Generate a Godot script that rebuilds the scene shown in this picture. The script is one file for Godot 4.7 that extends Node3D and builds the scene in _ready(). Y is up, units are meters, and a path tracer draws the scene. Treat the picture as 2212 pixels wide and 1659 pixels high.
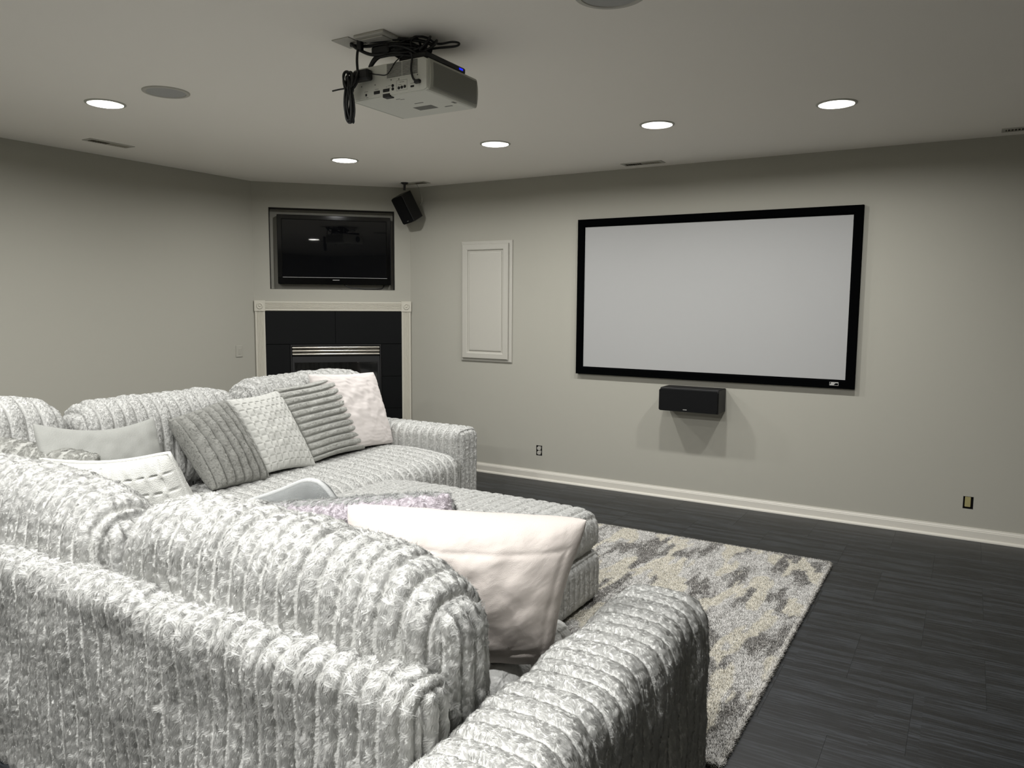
extends Node3D

const CEIL := 2.44
const XL := -5.238
const LAMP := 2.2          # far row and left row
const LAMP_NEAR := 4.4     # the rows over the near sofa and behind the camera carry stronger bulbs
const LAMPS := [Vector2(-3.875, 1.28), Vector2(-2.643, 1.243), Vector2(-1.572, 1.253), Vector2(-0.639, 1.251), Vector2(-3.861, 3.045), Vector2(-3.87, 4.83), Vector2(-2.64, 4.83), Vector2(-1.57, 4.83), Vector2(-0.64, 4.83), Vector2(-2.64, 6.62), Vector2(-1.57, 6.62), Vector2(-0.64, 6.62)]
var names := {}
var M := {}
var nz := FastNoiseLite.new()
var nz2 := FastNoiseLite.new()
var rng := RandomNumberGenerator.new()
var rib_w := 1.0
var channels := []
var hold_w := false
var tuft: ArrayMesh
var yarn: ArrayMesh

# ---------------------------------------------------------------- mesh builder
class MB:
	var v := PackedVector3Array()
	var n := PackedVector3Array()
	var uv := PackedVector2Array()
	var idx := PackedInt32Array()
	func vert(p: Vector3, nn: Vector3, t := Vector2.ZERO) -> int:
		v.append(p); n.append(nn); uv.append(t)
		return v.size() - 1
	func tri_i(a: int, b: int, c: int) -> void:
		var fn := (v[b] - v[a]).cross(v[c] - v[a])
		if fn.dot(n[a] + n[b] + n[c]) > 0.0:
			idx.append_array([a, c, b])
		else:
			idx.append_array([a, b, c])
	func tri(a: Vector3, b: Vector3, c: Vector3, nn: Vector3) -> void:
		tri_i(vert(a, nn), vert(b, nn), vert(c, nn))
	func quad(a: Vector3, b: Vector3, c: Vector3, d: Vector3, nn: Vector3, u := [Vector2(0, 0), Vector2(1, 0), Vector2(1, 1), Vector2(0, 1)]) -> void:
		var i := vert(a, nn, u[0]); var j := vert(b, nn, u[1]); var k := vert(c, nn, u[2]); var l := vert(d, nn, u[3])
		tri_i(i, j, k); tri_i(i, k, l)
	# chamfered box
	func box(c: Vector3, s: Vector3, ch := 0.0) -> void:
		var h := s * 0.5
		ch = minf(ch, minf(h.x, minf(h.y, h.z)) * 0.95)
		for a in 3:
			var b := (a + 1) % 3
			var d := (a + 2) % 3
			for sg in [-1.0, 1.0]:
				var nn := Vector3.ZERO; nn[a] = sg
				var pts := []
				for e in [[-1, -1], [1, -1], [1, 1], [-1, 1]]:
					var p := Vector3.ZERO
					p[a] = sg * h[a]; p[b] = e[0] * (h[b] - ch); p[d] = e[1] * (h[d] - ch)
					pts.append(c + p)
				quad(pts[0], pts[1], pts[2], pts[3], nn)
		if ch <= 0.0:
			return
		for a in 3:
			var b := (a + 1) % 3
			var d := (a + 2) % 3
			for s1 in [-1.0, 1.0]:
				for s2 in [-1.0, 1.0]:
					var nn := Vector3.ZERO; nn[b] = s1; nn[d] = s2
					nn = nn.normalized()
					var p := [Vector3.ZERO, Vector3.ZERO, Vector3.ZERO, Vector3.ZERO]
					for k in 4:
						var q := Vector3.ZERO
						q[a] = (h[a] - ch) * (1.0 if k == 1 or k == 2 else -1.0)
						q[b] = s1 * (h[b] if k < 2 else h[b] - ch)
						q[d] = s2 * (h[d] - ch if k < 2 else h[d])
						p[k] = c + q
					quad(p[0], p[1], p[2], p[3], nn)
		for sx in [-1.0, 1.0]:
			for sy in [-1.0, 1.0]:
				for sz in [-1.0, 1.0]:
					var sg := Vector3(sx, sy, sz)
					var q := c + sg * (h - Vector3.ONE * ch)
					tri(q + Vector3(sx * ch, 0, 0), q + Vector3(0, sy * ch, 0), q + Vector3(0, 0, sz * ch), sg.normalized())
	func tube(pts: Array, r: float, seg := 8, closed := false, squash := 1.0) -> void:
		var m := pts.size()
		var base := v.size()
		var up := Vector3.UP
		for i in m:
			var p: Vector3 = pts[i]
			var t: Vector3
			if closed:
				t = pts[(i + 1) % m] - pts[(i - 1 + m) % m]
			else:
				t = pts[mini(i + 1, m - 1)] - pts[maxi(i - 1, 0)]
			t = t.normalized()
			if t == Vector3.ZERO: t = Vector3.RIGHT
			if i == 0:
				up = Vector3.UP if absf(t.y) < 0.9 else Vector3.RIGHT
			var sd := up.cross(t).normalized()
			up = t.cross(sd).normalized()
			for k in seg:
				var a := TAU * k / seg
				var d := sd * cos(a) + up * sin(a) * squash
				vert(p + d * r, (sd * cos(a) + up * sin(a)).normalized())
		var last := m if closed else m - 1
		for i in last:
			for k in seg:
				var a := base + i * seg + k
				var b := base + i * seg + (k + 1) % seg
				var c := base + ((i + 1) % m) * seg + k
				var d := base + ((i + 1) % m) * seg + (k + 1) % seg
				tri_i(a, b, c); tri_i(b, d, c)
		if not closed:
			for e in [0, m - 1]:
				var t: Vector3 = (pts[0] - pts[1] if e == 0 else pts[m - 1] - pts[m - 2]).normalized()
				var ci := vert(pts[e], t)
				var ring := []
				for k in seg: ring.append(vert(v[base + e * seg + k], t))
				for k in seg: tri_i(ci, ring[k], ring[(k + 1) % seg])
	# profile of (radius, height) turned round the axis through c along +y of basis b
	func lathe(prof: Array, c: Vector3, b := Basis.IDENTITY, seg := 32) -> void:
		for i in prof.size() - 1:
			var p0: Vector2 = prof[i]; var p1: Vector2 = prof[i + 1]
			var d := p1 - p0
			var pn := Vector2(d.y, -d.x).normalized()
			var ids := []
			for k in seg + 1:
				var a := TAU * k / seg
				var rd := Vector3(cos(a), 0, sin(a))
				var nn := b * (rd * pn.x + Vector3(0, pn.y, 0))
				ids.append([vert(c + b * (rd * p0.x + Vector3(0, p0.y, 0)), nn), vert(c + b * (rd * p1.x + Vector3(0, p1.y, 0)), nn)])
			for k in seg:
				tri_i(ids[k][0], ids[k + 1][0], ids[k][1]); tri_i(ids[k + 1][0], ids[k + 1][1], ids[k][1])
	# outline (Vector2 list) extruded along z from z0 to z1
	func prism(o: Array, z0: float, z1: float) -> void:
		var pk := PackedVector2Array(o)
		if Geometry2D.is_polygon_clockwise(pk): pk.reverse()
		var t := Geometry2D.triangulate_polygon(pk)
		for z in [[z1, 1.0], [z0, -1.0]]:
			for i in range(0, t.size(), 3):
				var a := pk[t[i]]; var b := pk[t[i + 1]]; var c := pk[t[i + 2]]
				tri(Vector3(a.x, a.y, z[0]), Vector3(b.x, b.y, z[0]), Vector3(c.x, c.y, z[0]), Vector3(0, 0, z[1]))
		for i in pk.size():
			var a := pk[i]; var b := pk[(i + 1) % pk.size()]
			var nn := Vector3(b.y - a.y, a.x - b.x, 0).normalized()
			quad(Vector3(a.x, a.y, z0), Vector3(b.x, b.y, z0), Vector3(b.x, b.y, z1), Vector3(a.x, a.y, z1), nn)
	# picture-frame moulding: profile (inset from the outer edge, height) round a rectangle in xy
	func moulding(x0: float, y0: float, x1: float, y1: float, prof: Array, z := 0.0) -> void:
		for i in prof.size() - 1:
			var p0: Vector2 = prof[i]; var p1: Vector2 = prof[i + 1]
			var c0 := [Vector3(x0 + p0.x, y0 + p0.x, z + p0.y), Vector3(x1 - p0.x, y0 + p0.x, z + p0.y), Vector3(x1 - p0.x, y1 - p0.x, z + p0.y), Vector3(x0 + p0.x, y1 - p0.x, z + p0.y)]
			var c1 := [Vector3(x0 + p1.x, y0 + p1.x, z + p1.y), Vector3(x1 - p1.x, y0 + p1.x, z + p1.y), Vector3(x1 - p1.x, y1 - p1.x, z + p1.y), Vector3(x0 + p1.x, y1 - p1.x, z + p1.y)]
			var outs := [Vector3(0, -1, 0), Vector3(1, 0, 0), Vector3(0, 1, 0), Vector3(-1, 0, 0)]
			var d := p1 - p0
			for k in 4:
				var nn: Vector3 = (outs[k] * d.y + Vector3(0, 0, d.x)).normalized()
				quad(c0[k], c0[(k + 1) % 4], c1[(k + 1) % 4], c1[k], nn)
	func smooth_by_faces() -> void:
		for i in n.size(): n[i] = Vector3.ZERO
		for i in range(0, idx.size(), 3):
			var a := idx[i]; var b := idx[i + 1]; var c := idx[i + 2]
			var fn := (v[c] - v[a]).cross(v[b] - v[a])
			n[a] += fn; n[b] += fn; n[c] += fn
		for i in n.size(): n[i] = n[i].normalized()
	func mesh() -> ArrayMesh:
		var arr := []
		arr.resize(Mesh.ARRAY_MAX)
		arr[Mesh.ARRAY_VERTEX] = v; arr[Mesh.ARRAY_NORMAL] = n; arr[Mesh.ARRAY_TEX_UV] = uv; arr[Mesh.ARRAY_INDEX] = idx
		var m := ArrayMesh.new()
		m.add_surface_from_arrays(Mesh.PRIMITIVE_TRIANGLES, arr)
		return m

# ---------------------------------------------------------------- naming
func numbered(called: String, parent: Node) -> String:
	var k := str(parent.get_instance_id()) + "/" + called
	var c: int = names.get(k, 0)
	names[k] = c + 1
	return called if c == 0 else "%s_%03d" % [called, c]

func part(called: String, st, mat: Material, parent: Node = self, at := Vector3.ZERO, bas := Basis.IDENTITY) -> MeshInstance3D:
	var o := MeshInstance3D.new()
	o.name = numbered(called, parent)
	o.mesh = st.mesh() if st is MB else st
	o.material_override = mat
	o.transform = Transform3D(bas, at)
	parent.add_child(o, true)
	return o

func tag(o: Node, label: String, category: String, group := "", kind := "") -> Node:
	o.set_meta("label", label)
	if category != "": o.set_meta("category", category)
	if group != "": o.set_meta("group", group)
	if kind != "": o.set_meta("kind", kind)
	return o

func thing(called: String, label: String, category: String, at := Vector3.ZERO, bas := Basis.IDENTITY, group := "") -> Node3D:
	var o := Node3D.new()
	o.name = numbered(called, self)
	add_child(o, true)
	o.transform = Transform3D(bas, at)
	tag(o, label, category, group)
	return o

func struct(called: String, st, mat: Material, label: String, at := Vector3.ZERO, bas := Basis.IDENTITY) -> MeshInstance3D:
	var o := part(called, st, mat, self, at, bas)
	tag(o, label, called.split("_")[0], "", "structure")
	return o

# ---------------------------------------------------------------- materials
func mat(col: Color, rough := 0.8, metal := 0.0, spec := 0.5) -> StandardMaterial3D:
	var m := StandardMaterial3D.new()
	m.albedo_color = col; m.roughness = rough; m.metallic = metal; m.metallic_specular = spec
	return m

func noise_tex(freq: float, seed_: int, lo: Color, hi: Color, size := 256) -> NoiseTexture2D:
	var t := NoiseTexture2D.new()
	var f := FastNoiseLite.new()
	f.noise_type = FastNoiseLite.TYPE_SIMPLEX; f.frequency = freq; f.seed = seed_; f.fractal_octaves = 4
	t.noise = f; t.width = size; t.height = size; t.seamless = true
	var g := Gradient.new()
	g.colors = PackedColorArray([lo, hi]); g.offsets = PackedFloat32Array([0.25, 0.75])
	t.color_ramp = g
	return t

func cloth(col: Color, height_cm: float, tex: Texture2D, sc: float, lo := 0.86) -> StandardMaterial3D:
	var m := mat(col, 0.95, 0.0, 0.2)
	m.rim_enabled = true; m.rim = 0.25; m.rim_tint = 0.6
	m.uv1_triplanar = true; m.uv1_scale = Vector3.ONE * sc
	m.heightmap_enabled = true; m.heightmap_texture = tex; m.heightmap_scale = height_cm
	return m

func fur_mat(col: Color) -> StandardMaterial3D:
	var m := mat(col, 0.6, 0.0, 0.35)
	m.vertex_color_use_as_albedo = true
	m.backlight_enabled = true; m.backlight = Color(0.7, 0.7, 0.7)
	m.rim_enabled = true; m.rim = 0.3; m.rim_tint = 0.6
	return m

func tile_texture() -> ImageTexture:
	# charcoal vinyl with long streaks along u
	var w := 512; var h := 512
	var img := Image.create(w, h, false, Image.FORMAT_RGB8)
	var f := FastNoiseLite.new(); f.noise_type = FastNoiseLite.TYPE_SIMPLEX; f.frequency = 1.0; f.fractal_type = FastNoiseLite.FRACTAL_NONE
	for y in h:
		var row := f.get_noise_2d(3.3, y * 0.021) * 0.5 + f.get_noise_2d(40.0, y * 0.09) * 0.35
		for x in w:
			var s := row + f.get_noise_2d(x * 0.003, y * 0.10) * 0.6 + f.get_noise_2d(x * 0.008 + 50.0, y * 0.42) * 0.55 + f.get_noise_2d(x * 0.02, y * 0.95) * 0.35
			var t := clampf(0.5 + s * 0.55, 0.0, 1.0)
			var g := lerpf(0.06, 0.205, t * t * 0.7 + t * 0.3)
			img.set_pixel(x, y, Color(g * 0.92, g * 0.99, g * 1.06))
	img.generate_mipmaps()
	return ImageTexture.create_from_image(img)

func make_materials() -> void:
	M.wall = mat(Color(0.622, 0.614, 0.575), 0.92, 0.0, 0.3)
	M.ceil = mat(Color(0.91, 0.895, 0.865), 0.95, 0.0, 0.2)
	M.trim = mat(Color(0.78, 0.765, 0.725), 0.5)
	M.white = mat(Color(0.665, 0.655, 0.62), 0.5)
	M.mantel = mat(Color(0.72, 0.705, 0.655), 0.55)
	M.slab = mat(Color(0.2, 0.205, 0.21), 0.9)
	M.tile = mat(Color.WHITE, 0.42, 0.0, 0.45)
	M.tile.albedo_texture = tile_texture()
	M.velvet = mat(Color(0.012, 0.014, 0.016), 0.95, 0.0, 0.1)
	M.screen = mat(Color(0.612, 0.612, 0.607), 0.9, 0.0, 0.2)
	M.black = mat(Color(0.03, 0.03, 0.033), 0.55)
	M.black_gloss = mat(Color(0.02, 0.021, 0.024), 0.08)
	M.black_matt = mat(Color(0.028, 0.03, 0.033), 0.85, 0.0, 0.3)
	M.niche = mat(Color(0.17, 0.16, 0.142), 0.9)
	M.tv_screen = mat(Color(0.04, 0.043, 0.052), 0.02, 0.0, 0.5)
	M.slate = mat(Color(0.035, 0.04, 0.042), 0.5, 0.0, 0.25)
	M.steel = mat(Color(0.72, 0.7, 0.66), 0.24, 1.0)
	M.silver = mat(Color(0.75, 0.75, 0.74), 0.35, 0.8)
	M.glass = mat(Color(0.02, 0.022, 0.024), 0.05, 0.0, 0.6)
	M.proj = mat(Color(0.79, 0.79, 0.755), 0.5)
	M.proj_grey = mat(Color(0.46, 0.46, 0.43), 0.6)
	M.proj_trim = mat(Color(0.66, 0.66, 0.62), 0.5)
	M.port = mat(Color(0.05, 0.045, 0.04), 0.6)
	M.print = mat(Color(0.42, 0.42, 0.4), 0.8)
	M.cable = mat(Color(0.022, 0.025, 0.028), 0.5)
	M.grille = mat(Color(0.62, 0.62, 0.61), 0.8)
	M.vent = mat(Color(0.62, 0.6, 0.54), 0.6)
	M.vent_dark = mat(Color(0.12, 0.11, 0.09), 0.8)
	M.tan = mat(Color(0.56, 0.53, 0.36), 0.8)
	M.led = mat(Color(0.02, 0.03, 0.2), 0.5)
	M.led.emission_enabled = true; M.led.emission = Color(0.05, 0.12, 1.0); M.led.emission_energy_multiplier = 1.2
	M.can = mat(Color(0.9, 0.9, 0.89), 0.6)
	M.lamp = mat(Color(0.95, 0.95, 0.93), 0.6)
	M.lamp.emission_enabled = true; M.lamp.emission = Color(1.0, 0.985, 0.95); M.lamp.emission_energy_multiplier = 3.0
	var fz := noise_tex(0.05, 5, Color.BLACK, Color.WHITE, 512)
	M.fur_a = cloth(Color(0.765, 0.765, 0.752), 0.12, fz, 3.0)
	M.tuft_a = fur_mat(Color(0.81, 0.81, 0.797))
	M.pil_grey = cloth(Color(0.545, 0.545, 0.525), 0.1, fz, 3.0)
	M.tuft_grey = fur_mat(Color(0.59, 0.59, 0.57))
	M.pil_grey2 = cloth(Color(0.64, 0.64, 0.62), 0.1, fz, 3.0)
	M.tuft_grey2 = fur_mat(Color(0.68, 0.68, 0.655))
	M.pil_plush = cloth(Color(0.585, 0.588, 0.57), 0.05, fz, 5.0)
	M.pil_check = cloth(Color(0.74, 0.74, 0.72), 0.1, fz, 6.0)
	M.pil_knit = cloth(Color(0.565, 0.575, 0.57), 0.35, fz, 14.0)
	M.piping = cloth(Color(0.66, 0.665, 0.66), 0.05, fz, 6.0)
	M.pil_blush = cloth(Color(0.735, 0.705, 0.682), 0.05, fz, 14.0)
	M.pil_blush2 = cloth(Color(0.80, 0.775, 0.76), 0.04, fz, 12.0)
	M.pil_lav = cloth(Color(0.67, 0.645, 0.665), 0.2, fz, 4.0)
	M.tuft_lav = fur_mat(Color(0.70, 0.67, 0.692))
	M.lavender_pillow_grey_face = fur_mat(Color(0.72, 0.725, 0.715))   # only on the two-toned lavender and grey throw pillow
	M.yarn = fur_mat(Color.WHITE)
	M.rug_back = mat(Color(0.2, 0.19, 0.17), 0.95)

# ---------------------------------------------------------------- soft shapes
func rib(c: float, pitch: float) -> float:
	var d := absf(2.0 * fposmod(c / pitch, 1.0) - 1.0)
	return 1.0 - pow(d, 4.0)

# where the mesh is cut along one axis: evenly, or close together in the seams between channels
func cut_lines(h: float, step: float, axis: int) -> Array:
	var out := []
	if channels.size() and (channels[0] == axis or channels[1] == axis):
		var pitch: float = channels[2] if channels[0] == axis else channels[2] * 0.8
		var off := 0.0 if channels[0] == axis else -0.01
		out.append(-h)
		for k in range(floori((-h - off) / pitch) - 1, ceili((h - off) / pitch) + 1):
			for f in [0.0, 0.03, 0.07, 0.12, 0.2, 0.31, 0.43, 0.57, 0.69, 0.8, 0.88, 0.93, 0.97]:
				var c: float = (k + f) * pitch + off
				if c > -h + 0.0008 and c < h - 0.0008: out.append(c)
		out.append(h)
	else:
		var n := maxi(2, ceili(2.0 * h / step))
		for i in n + 1: out.append(-h + 2.0 * h * i / n)
	return out

# a rounded box whose points go through fn(p, n); returns MB and the rib weight of each vertex
func soft_box(size: Vector3, rad: float, st: Vector3, fn: Callable) -> Array:
	var b := MB.new()
	var w := PackedFloat32Array()
	var seen := {}
	var h := size * 0.5
	var lines := [cut_lines(h.x, st.x, 0), cut_lines(h.y, st.y, 1), cut_lines(h.z, st.z, 2)]
	channels = []
	for a in 3:
		var bb := (a + 1) % 3
		var cc := (a + 2) % 3
		var nb: int = lines[bb].size() - 1
		var nc: int = lines[cc].size() - 1
		for sg in [-1.0, 1.0]:
			var ids := PackedInt32Array()
			for i in nb + 1:
				for j in nc + 1:
					var q := Vector3.ZERO
					q[a] = sg * h[a]
					q[bb] = lines[bb][i]
					q[cc] = lines[cc][j]
					var key := Vector3i((q * 20000.0).round())
					if seen.has(key):
						ids.append(seen[key])
						continue
					var inner := q.clamp(-(h - Vector3.ONE * rad), h - Vector3.ONE * rad)
					var d := (q - inner).normalized()
					rib_w = 1.0
					var p: Vector3 = fn.call(inner + d * rad, d)
					var id := b.vert(p, d)
					w.append(rib_w)
					seen[key] = id
					ids.append(id)
			for i in nb:
				for j in nc:
					var k := i * (nc + 1) + j
					b.tri_i(ids[k], ids[k + 1], ids[k + nc + 1])
					b.tri_i(ids[k + 1], ids[k + nc + 2], ids[k + nc + 1])
	b.smooth_by_faces()
	return [b, w]

# upholstery: channels across `axis` (along `end_axis` on the end faces), then `bend`, then a tousled pile
func upholstery(axis: int, end_axis: int, pitch: float, amp: float, fur: float, sd: float, bend: Callable) -> Callable:
	channels = [axis, end_axis, pitch]
	return func(p: Vector3, n: Vector3) -> Vector3:
		var e := absf(n[axis])
		var r: float
		if e > 0.74:
			r = rib(p[end_axis] + 0.01, pitch * 0.8)
		else:
			r = rib(p[axis], pitch)
		var k := clampf(absf(0.74 - e) * 9.0, 0.0, 1.0)
		rib_w = lerpf(0.8, r, k)
		r = lerpf(0.35, r, k)
		var s := p + Vector3(sd, sd * 2.0, -sd)
		var f := nz.get_noise_3dv(s * 30.0) * 0.5 + nz2.get_noise_3dv(s * 75.0) * 0.5
		return bend.call(p, n) + n * (amp * (r - 0.75) + fur * f * (0.25 + 0.75 * r))

# a tuft of strands; comb 0 = splayed like a flower, 1 = all laid over towards +x
func make_tuft(strands: int, spread: float, lean: float, width: float, sd: int, curl := 0.0, comb := 0.0) -> ArrayMesh:
	var b := MB.new()
	var g := RandomNumberGenerator.new(); g.seed = sd
	var hs := [0.0, 0.4, 0.75, 1.0]
	for s in strands:
		var a := TAU * (s + g.randf() * 0.7) / strands
		var base := Vector3(cos(a), 0, sin(a)) * spread * sqrt(g.randf())
		var la := lerpf(a, (g.randf() - 0.5) * 1.3, comb)
		var o := Vector3(cos(la), 0, sin(la))
		var le := lean * (0.6 + 0.8 * g.randf())
		var hh := 0.7 + 0.45 * g.randf()
		var b2 := la + PI / 2 + (g.randf() - 0.5) * 0.6
		var sd2 := Vector3(cos(b2), 0, sin(b2))
		var prev := []
		for k in 4:
			var t: float = hs[k]
			var c := base + o * le * pow(t, 1.4) + Vector3(0, hh * (t - 0.4 * t * t), 0) + sd2 * curl * sin(t * 5.0 + a)
			var ww := width * (1.0 - 0.75 * t)
			var nn := (o * 0.45 + Vector3(0, 0.85, 0)).normalized()
			var cur := [b.vert(c - sd2 * ww, nn), b.vert(c + sd2 * ww, nn)]
			if k > 0:
				b.tri_i(prev[0], prev[1], cur[0]); b.tri_i(prev[1], cur[1], cur[0])
			prev = cur
	return b.mesh()

# tufts of pile on a surface
func pile(called: String, src: Array, m: Material, parent: Node, density: float, length: float, width: float, lay: Vector3, swirl: float, sd: int, keep = null) -> void:
	var b: MB = src[0]
	var w: PackedFloat32Array = src[1]
	var g := RandomNumberGenerator.new(); g.seed = sd
	var buf := PackedFloat32Array()
	var count := 0
	for i in range(0, b.idx.size(), 3):
		var ia := b.idx[i]; var ib := b.idx[i + 1]; var ic := b.idx[i + 2]
		var wm := (w[ia] + w[ib] + w[ic]) / 3.0
		if wm < 0.6: continue
		var pa := b.v[ia]; var pb := b.v[ib]; var pc := b.v[ic]
		if keep != null and not keep.call(pa, b.n[ia]): continue
		var area := (pb - pa).cross(pc - pa).length() * 0.5
		var q := area * density
		var k := int(q)
		if g.randf() < q - k: k += 1
		for j in k:
			var u := g.randf(); var v := g.randf()
			if u + v > 1.0: u = 1.0 - u; v = 1.0 - v
			var p := pa + (pb - pa) * u + (pc - pa) * v
			var n := (b.n[ia] + b.n[ib] + b.n[ic]).normalized()
			var s := p * 38.0
			var flow := Vector3(nz2.get_noise_3dv(s), nz2.get_noise_3dv(s + Vector3(31, 7, 2)), nz2.get_noise_3dv(s + Vector3(-9, 41, 17)))
			var jit := Vector3(g.randf() - 0.5, g.randf() - 0.5, g.randf() - 0.5)
			var y := (n + jit * 0.3 + flow * 0.25).normalized()
			var x := lay + flow * swirl * 1.6 + jit * 0.25
			x -= y * x.dot(y)
			if x.length_squared() < 1e-6: x = y.cross(Vector3.RIGHT)
			x = x.normalized()
			var z := x.cross(y)
			var ln := length * (0.75 + 0.5 * g.randf())
			x *= ln; z *= width; y *= ln * 0.85
			p -= n * 0.001
			var c := 0.92 + 0.08 * g.randf()
			buf.append_array([x.x, y.x, z.x, p.x, x.y, y.y, z.y, p.y, x.z, y.z, z.z, p.z, c, c, c, 1.0])
			count += 1
	if count == 0: return
	var mm := MultiMesh.new()
	mm.transform_format = MultiMesh.TRANSFORM_3D
	mm.use_colors = true
	mm.mesh = tuft
	mm.instance_count = count
	mm.buffer = buf
	var o := MultiMeshInstance3D.new()
	o.name = numbered(called, parent)
	o.multimesh = mm
	o.material_override = m
	o.set_meta("kind", "stuff")
	parent.add_child(o, true)

func soft_part(called: String, src: Array, m: Material, parent: Node, at := Vector3.ZERO) -> MeshInstance3D:
	return part(called, src[0], m, parent, at)

# a pillow through four corners; pattern(u metres, v metres, side) raises the cover
func pillow(called: String, label: String, category: String, c: Array, thick: float, m: Material, o := {}) -> Array:
	var bl: Vector3 = c[0]; var br: Vector3 = c[1]; var tl: Vector3 = c[2]; var tr: Vector3 = c[3]
	var org := (bl + br) * 0.5
	var t := thing(called, label, category, org, Basis.IDENTITY, o.get("group", ""))
	bl -= org; br -= org; tl -= org; tr -= org
	var hw := ((br - bl).length() + (tr - tl).length()) * 0.25
	var hh := ((tl - bl).length() + (tr - br).length()) * 0.25
	var xd := ((br - bl) + (tr - tl)).normalized()
	var yd := ((tl - bl) + (tr - br)).normalized()
	var nd := xd.cross(yd).normalized()
	var res: int = o.get("res", 56)
	var pinch: float = o.get("pinch", 0.07)
	var rnd: float = o.get("round", 0.02)
	var sag: float = o.get("sag", 0.0)
	var pat = o.get("pattern")
	var wr: float = o.get("wrinkle", 0.006)
	var sd: float = o.get("seed", 1.0)
	var fr: float = o.get("fur", 0.0)
	var at := func(u: float, v: float) -> Vector3:
		var uu := u * (1.0 - pinch * (1.0 - v * v) - rnd * pow(v, 6.0))
		var vv := v * (1.0 - pinch * (1.0 - u * u) - rnd * pow(u, 6.0))
		var p := bl.lerp(br, uu * 0.5 + 0.5).lerp(tl.lerp(tr, uu * 0.5 + 0.5), vv * 0.5 + 0.5)
		return p - Vector3(0, sag * (1.0 - u * u) * clampf(v * 0.5 + 0.5, 0.0, 1.0), 0)
	var b := MB.new()
	var w := PackedFloat32Array()
	for s in [1.0, -1.0]:
		var r := res if s > 0 or o.get("both", false) else 36
		var base := b.v.size()
		for j in r + 1:
			for i in r + 1:
				var u := sin((float(i) / r - 0.5) * PI)
				var v := sin((float(j) / r - 0.5) * PI)
				var sh := sqrt(maxf(0.0, (1.0 - u * u) * (1.0 - v * v)))
				sh = pow(sh, 0.78)
				var p: Vector3 = at.call(u, v)
				var h := thick * sh
				rib_w = 1.0
				var edge := clampf(sh * 3.0, 0.0, 1.0)
				if pat != null: h += pat.call(u * hw, v * hh, s) * edge
				var q := p + Vector3(sd, -sd, sd * 2.0)
				h += wr * nz.get_noise_3dv(q * 11.0) * sh
				if fr > 0.0: h += fr * (nz.get_noise_3dv(q * 30.0) * 0.5 + nz2.get_noise_3dv(q * 70.0) * 0.5) * edge
				b.vert(p + nd * h * s, nd * s)
				w.append(rib_w)
		for j in r:
			for i in r:
				var k := base + j * (r + 1) + i
				b.tri_i(k, k + 1, k + r + 1)
				b.tri_i(k + 1, k + r + 2, k + r + 1)
	b.smooth_by_faces()
	var cover := part("cover", b, m, t)
	if o.has("piping"):
		var pts := []
		for e in 4:
			for i in 24:
				var f := -1.0 + 2.0 * i / 24.0
				var uv2: Vector2 = [Vector2(f, -1), Vector2(1, f), Vector2(-f, 1), Vector2(-1, -f)][e]
				pts.append(at.call(uv2.x, uv2.y))
		var pb := MB.new()
		pb.tube(pts, o.piping, 8, true)
		part("piping", pb, o.get("piping_mat", M.piping), t)
	return [t, [b, w], nd, cover, at]

# ---------------------------------------------------------------- walls with openings
func wall_mesh(l: float, h: float, holes: Array, thick := 0.12) -> MB:
	var b := MB.new()
	var xs := [0.0, l]; var ys := [0.0, h]
	for q in holes:
		xs.append_array([q[0], q[2]]); ys.append_array([q[1], q[3]])
	xs.sort(); ys.sort()
	for i in xs.size() - 1:
		for j in ys.size() - 1:
			var x0: float = xs[i]; var x1: float = xs[i + 1]; var y0: float = ys[j]; var y1: float = ys[j + 1]
			if x1 - x0 < 1e-5 or y1 - y0 < 1e-5: continue
			var c := Vector2((x0 + x1) * 0.5, (y0 + y1) * 0.5)
			var open := false
			for q in holes:
				if c.x > q[0] and c.x < q[2] and c.y > q[1] and c.y < q[3]: open = true
			if not open:
				b.quad(Vector3(x0, y0, 0), Vector3(x1, y0, 0), Vector3(x1, y1, 0), Vector3(x0, y1, 0), Vector3(0, 0, 1))
	for q in holes:
		var d: float = -q[4]
		var x0: float = q[0]; var y0: float = q[1]; var x1: float = q[2]; var y1: float = q[3]
		b.quad(Vector3(x0, y0, 0), Vector3(x0, y1, 0), Vector3(x0, y1, d), Vector3(x0, y0, d), Vector3(1, 0, 0))
		b.quad(Vector3(x1, y0, 0), Vector3(x1, y1, 0), Vector3(x1, y1, d), Vector3(x1, y0, d), Vector3(-1, 0, 0))
		b.quad(Vector3(x0, y0, 0), Vector3(x1, y0, 0), Vector3(x1, y0, d), Vector3(x0, y0, d), Vector3(0, 1, 0))
		b.quad(Vector3(x0, y1, 0), Vector3(x1, y1, 0), Vector3(x1, y1, d), Vector3(x0, y1, d), Vector3(0, -1, 0))
		b.quad(Vector3(x0, y0, d), Vector3(x1, y0, d), Vector3(x1, y1, d), Vector3(x0, y1, d), Vector3(0, 0, 1))
	b.quad(Vector3(0, 0, -thick), Vector3(l, 0, -thick), Vector3(l, h, -thick), Vector3(0, h, -thick), Vector3(0, 0, -1))
	for x in [[0.0, -1.0], [l, 1.0]]:
		b.quad(Vector3(x[0], 0, 0), Vector3(x[0], h, 0), Vector3(x[0], h, -thick), Vector3(x[0], 0, -thick), Vector3(x[1], 0, 0))
	b.quad(Vector3(0, h, 0), Vector3(l, h, 0), Vector3(l, h, -thick), Vector3(0, h, -thick), Vector3(0, 1, 0))
	b.quad(Vector3(0, 0, 0), Vector3(l, 0, 0), Vector3(l, 0, -thick), Vector3(0, 0, -thick), Vector3(0, -1, 0))
	return b

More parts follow.
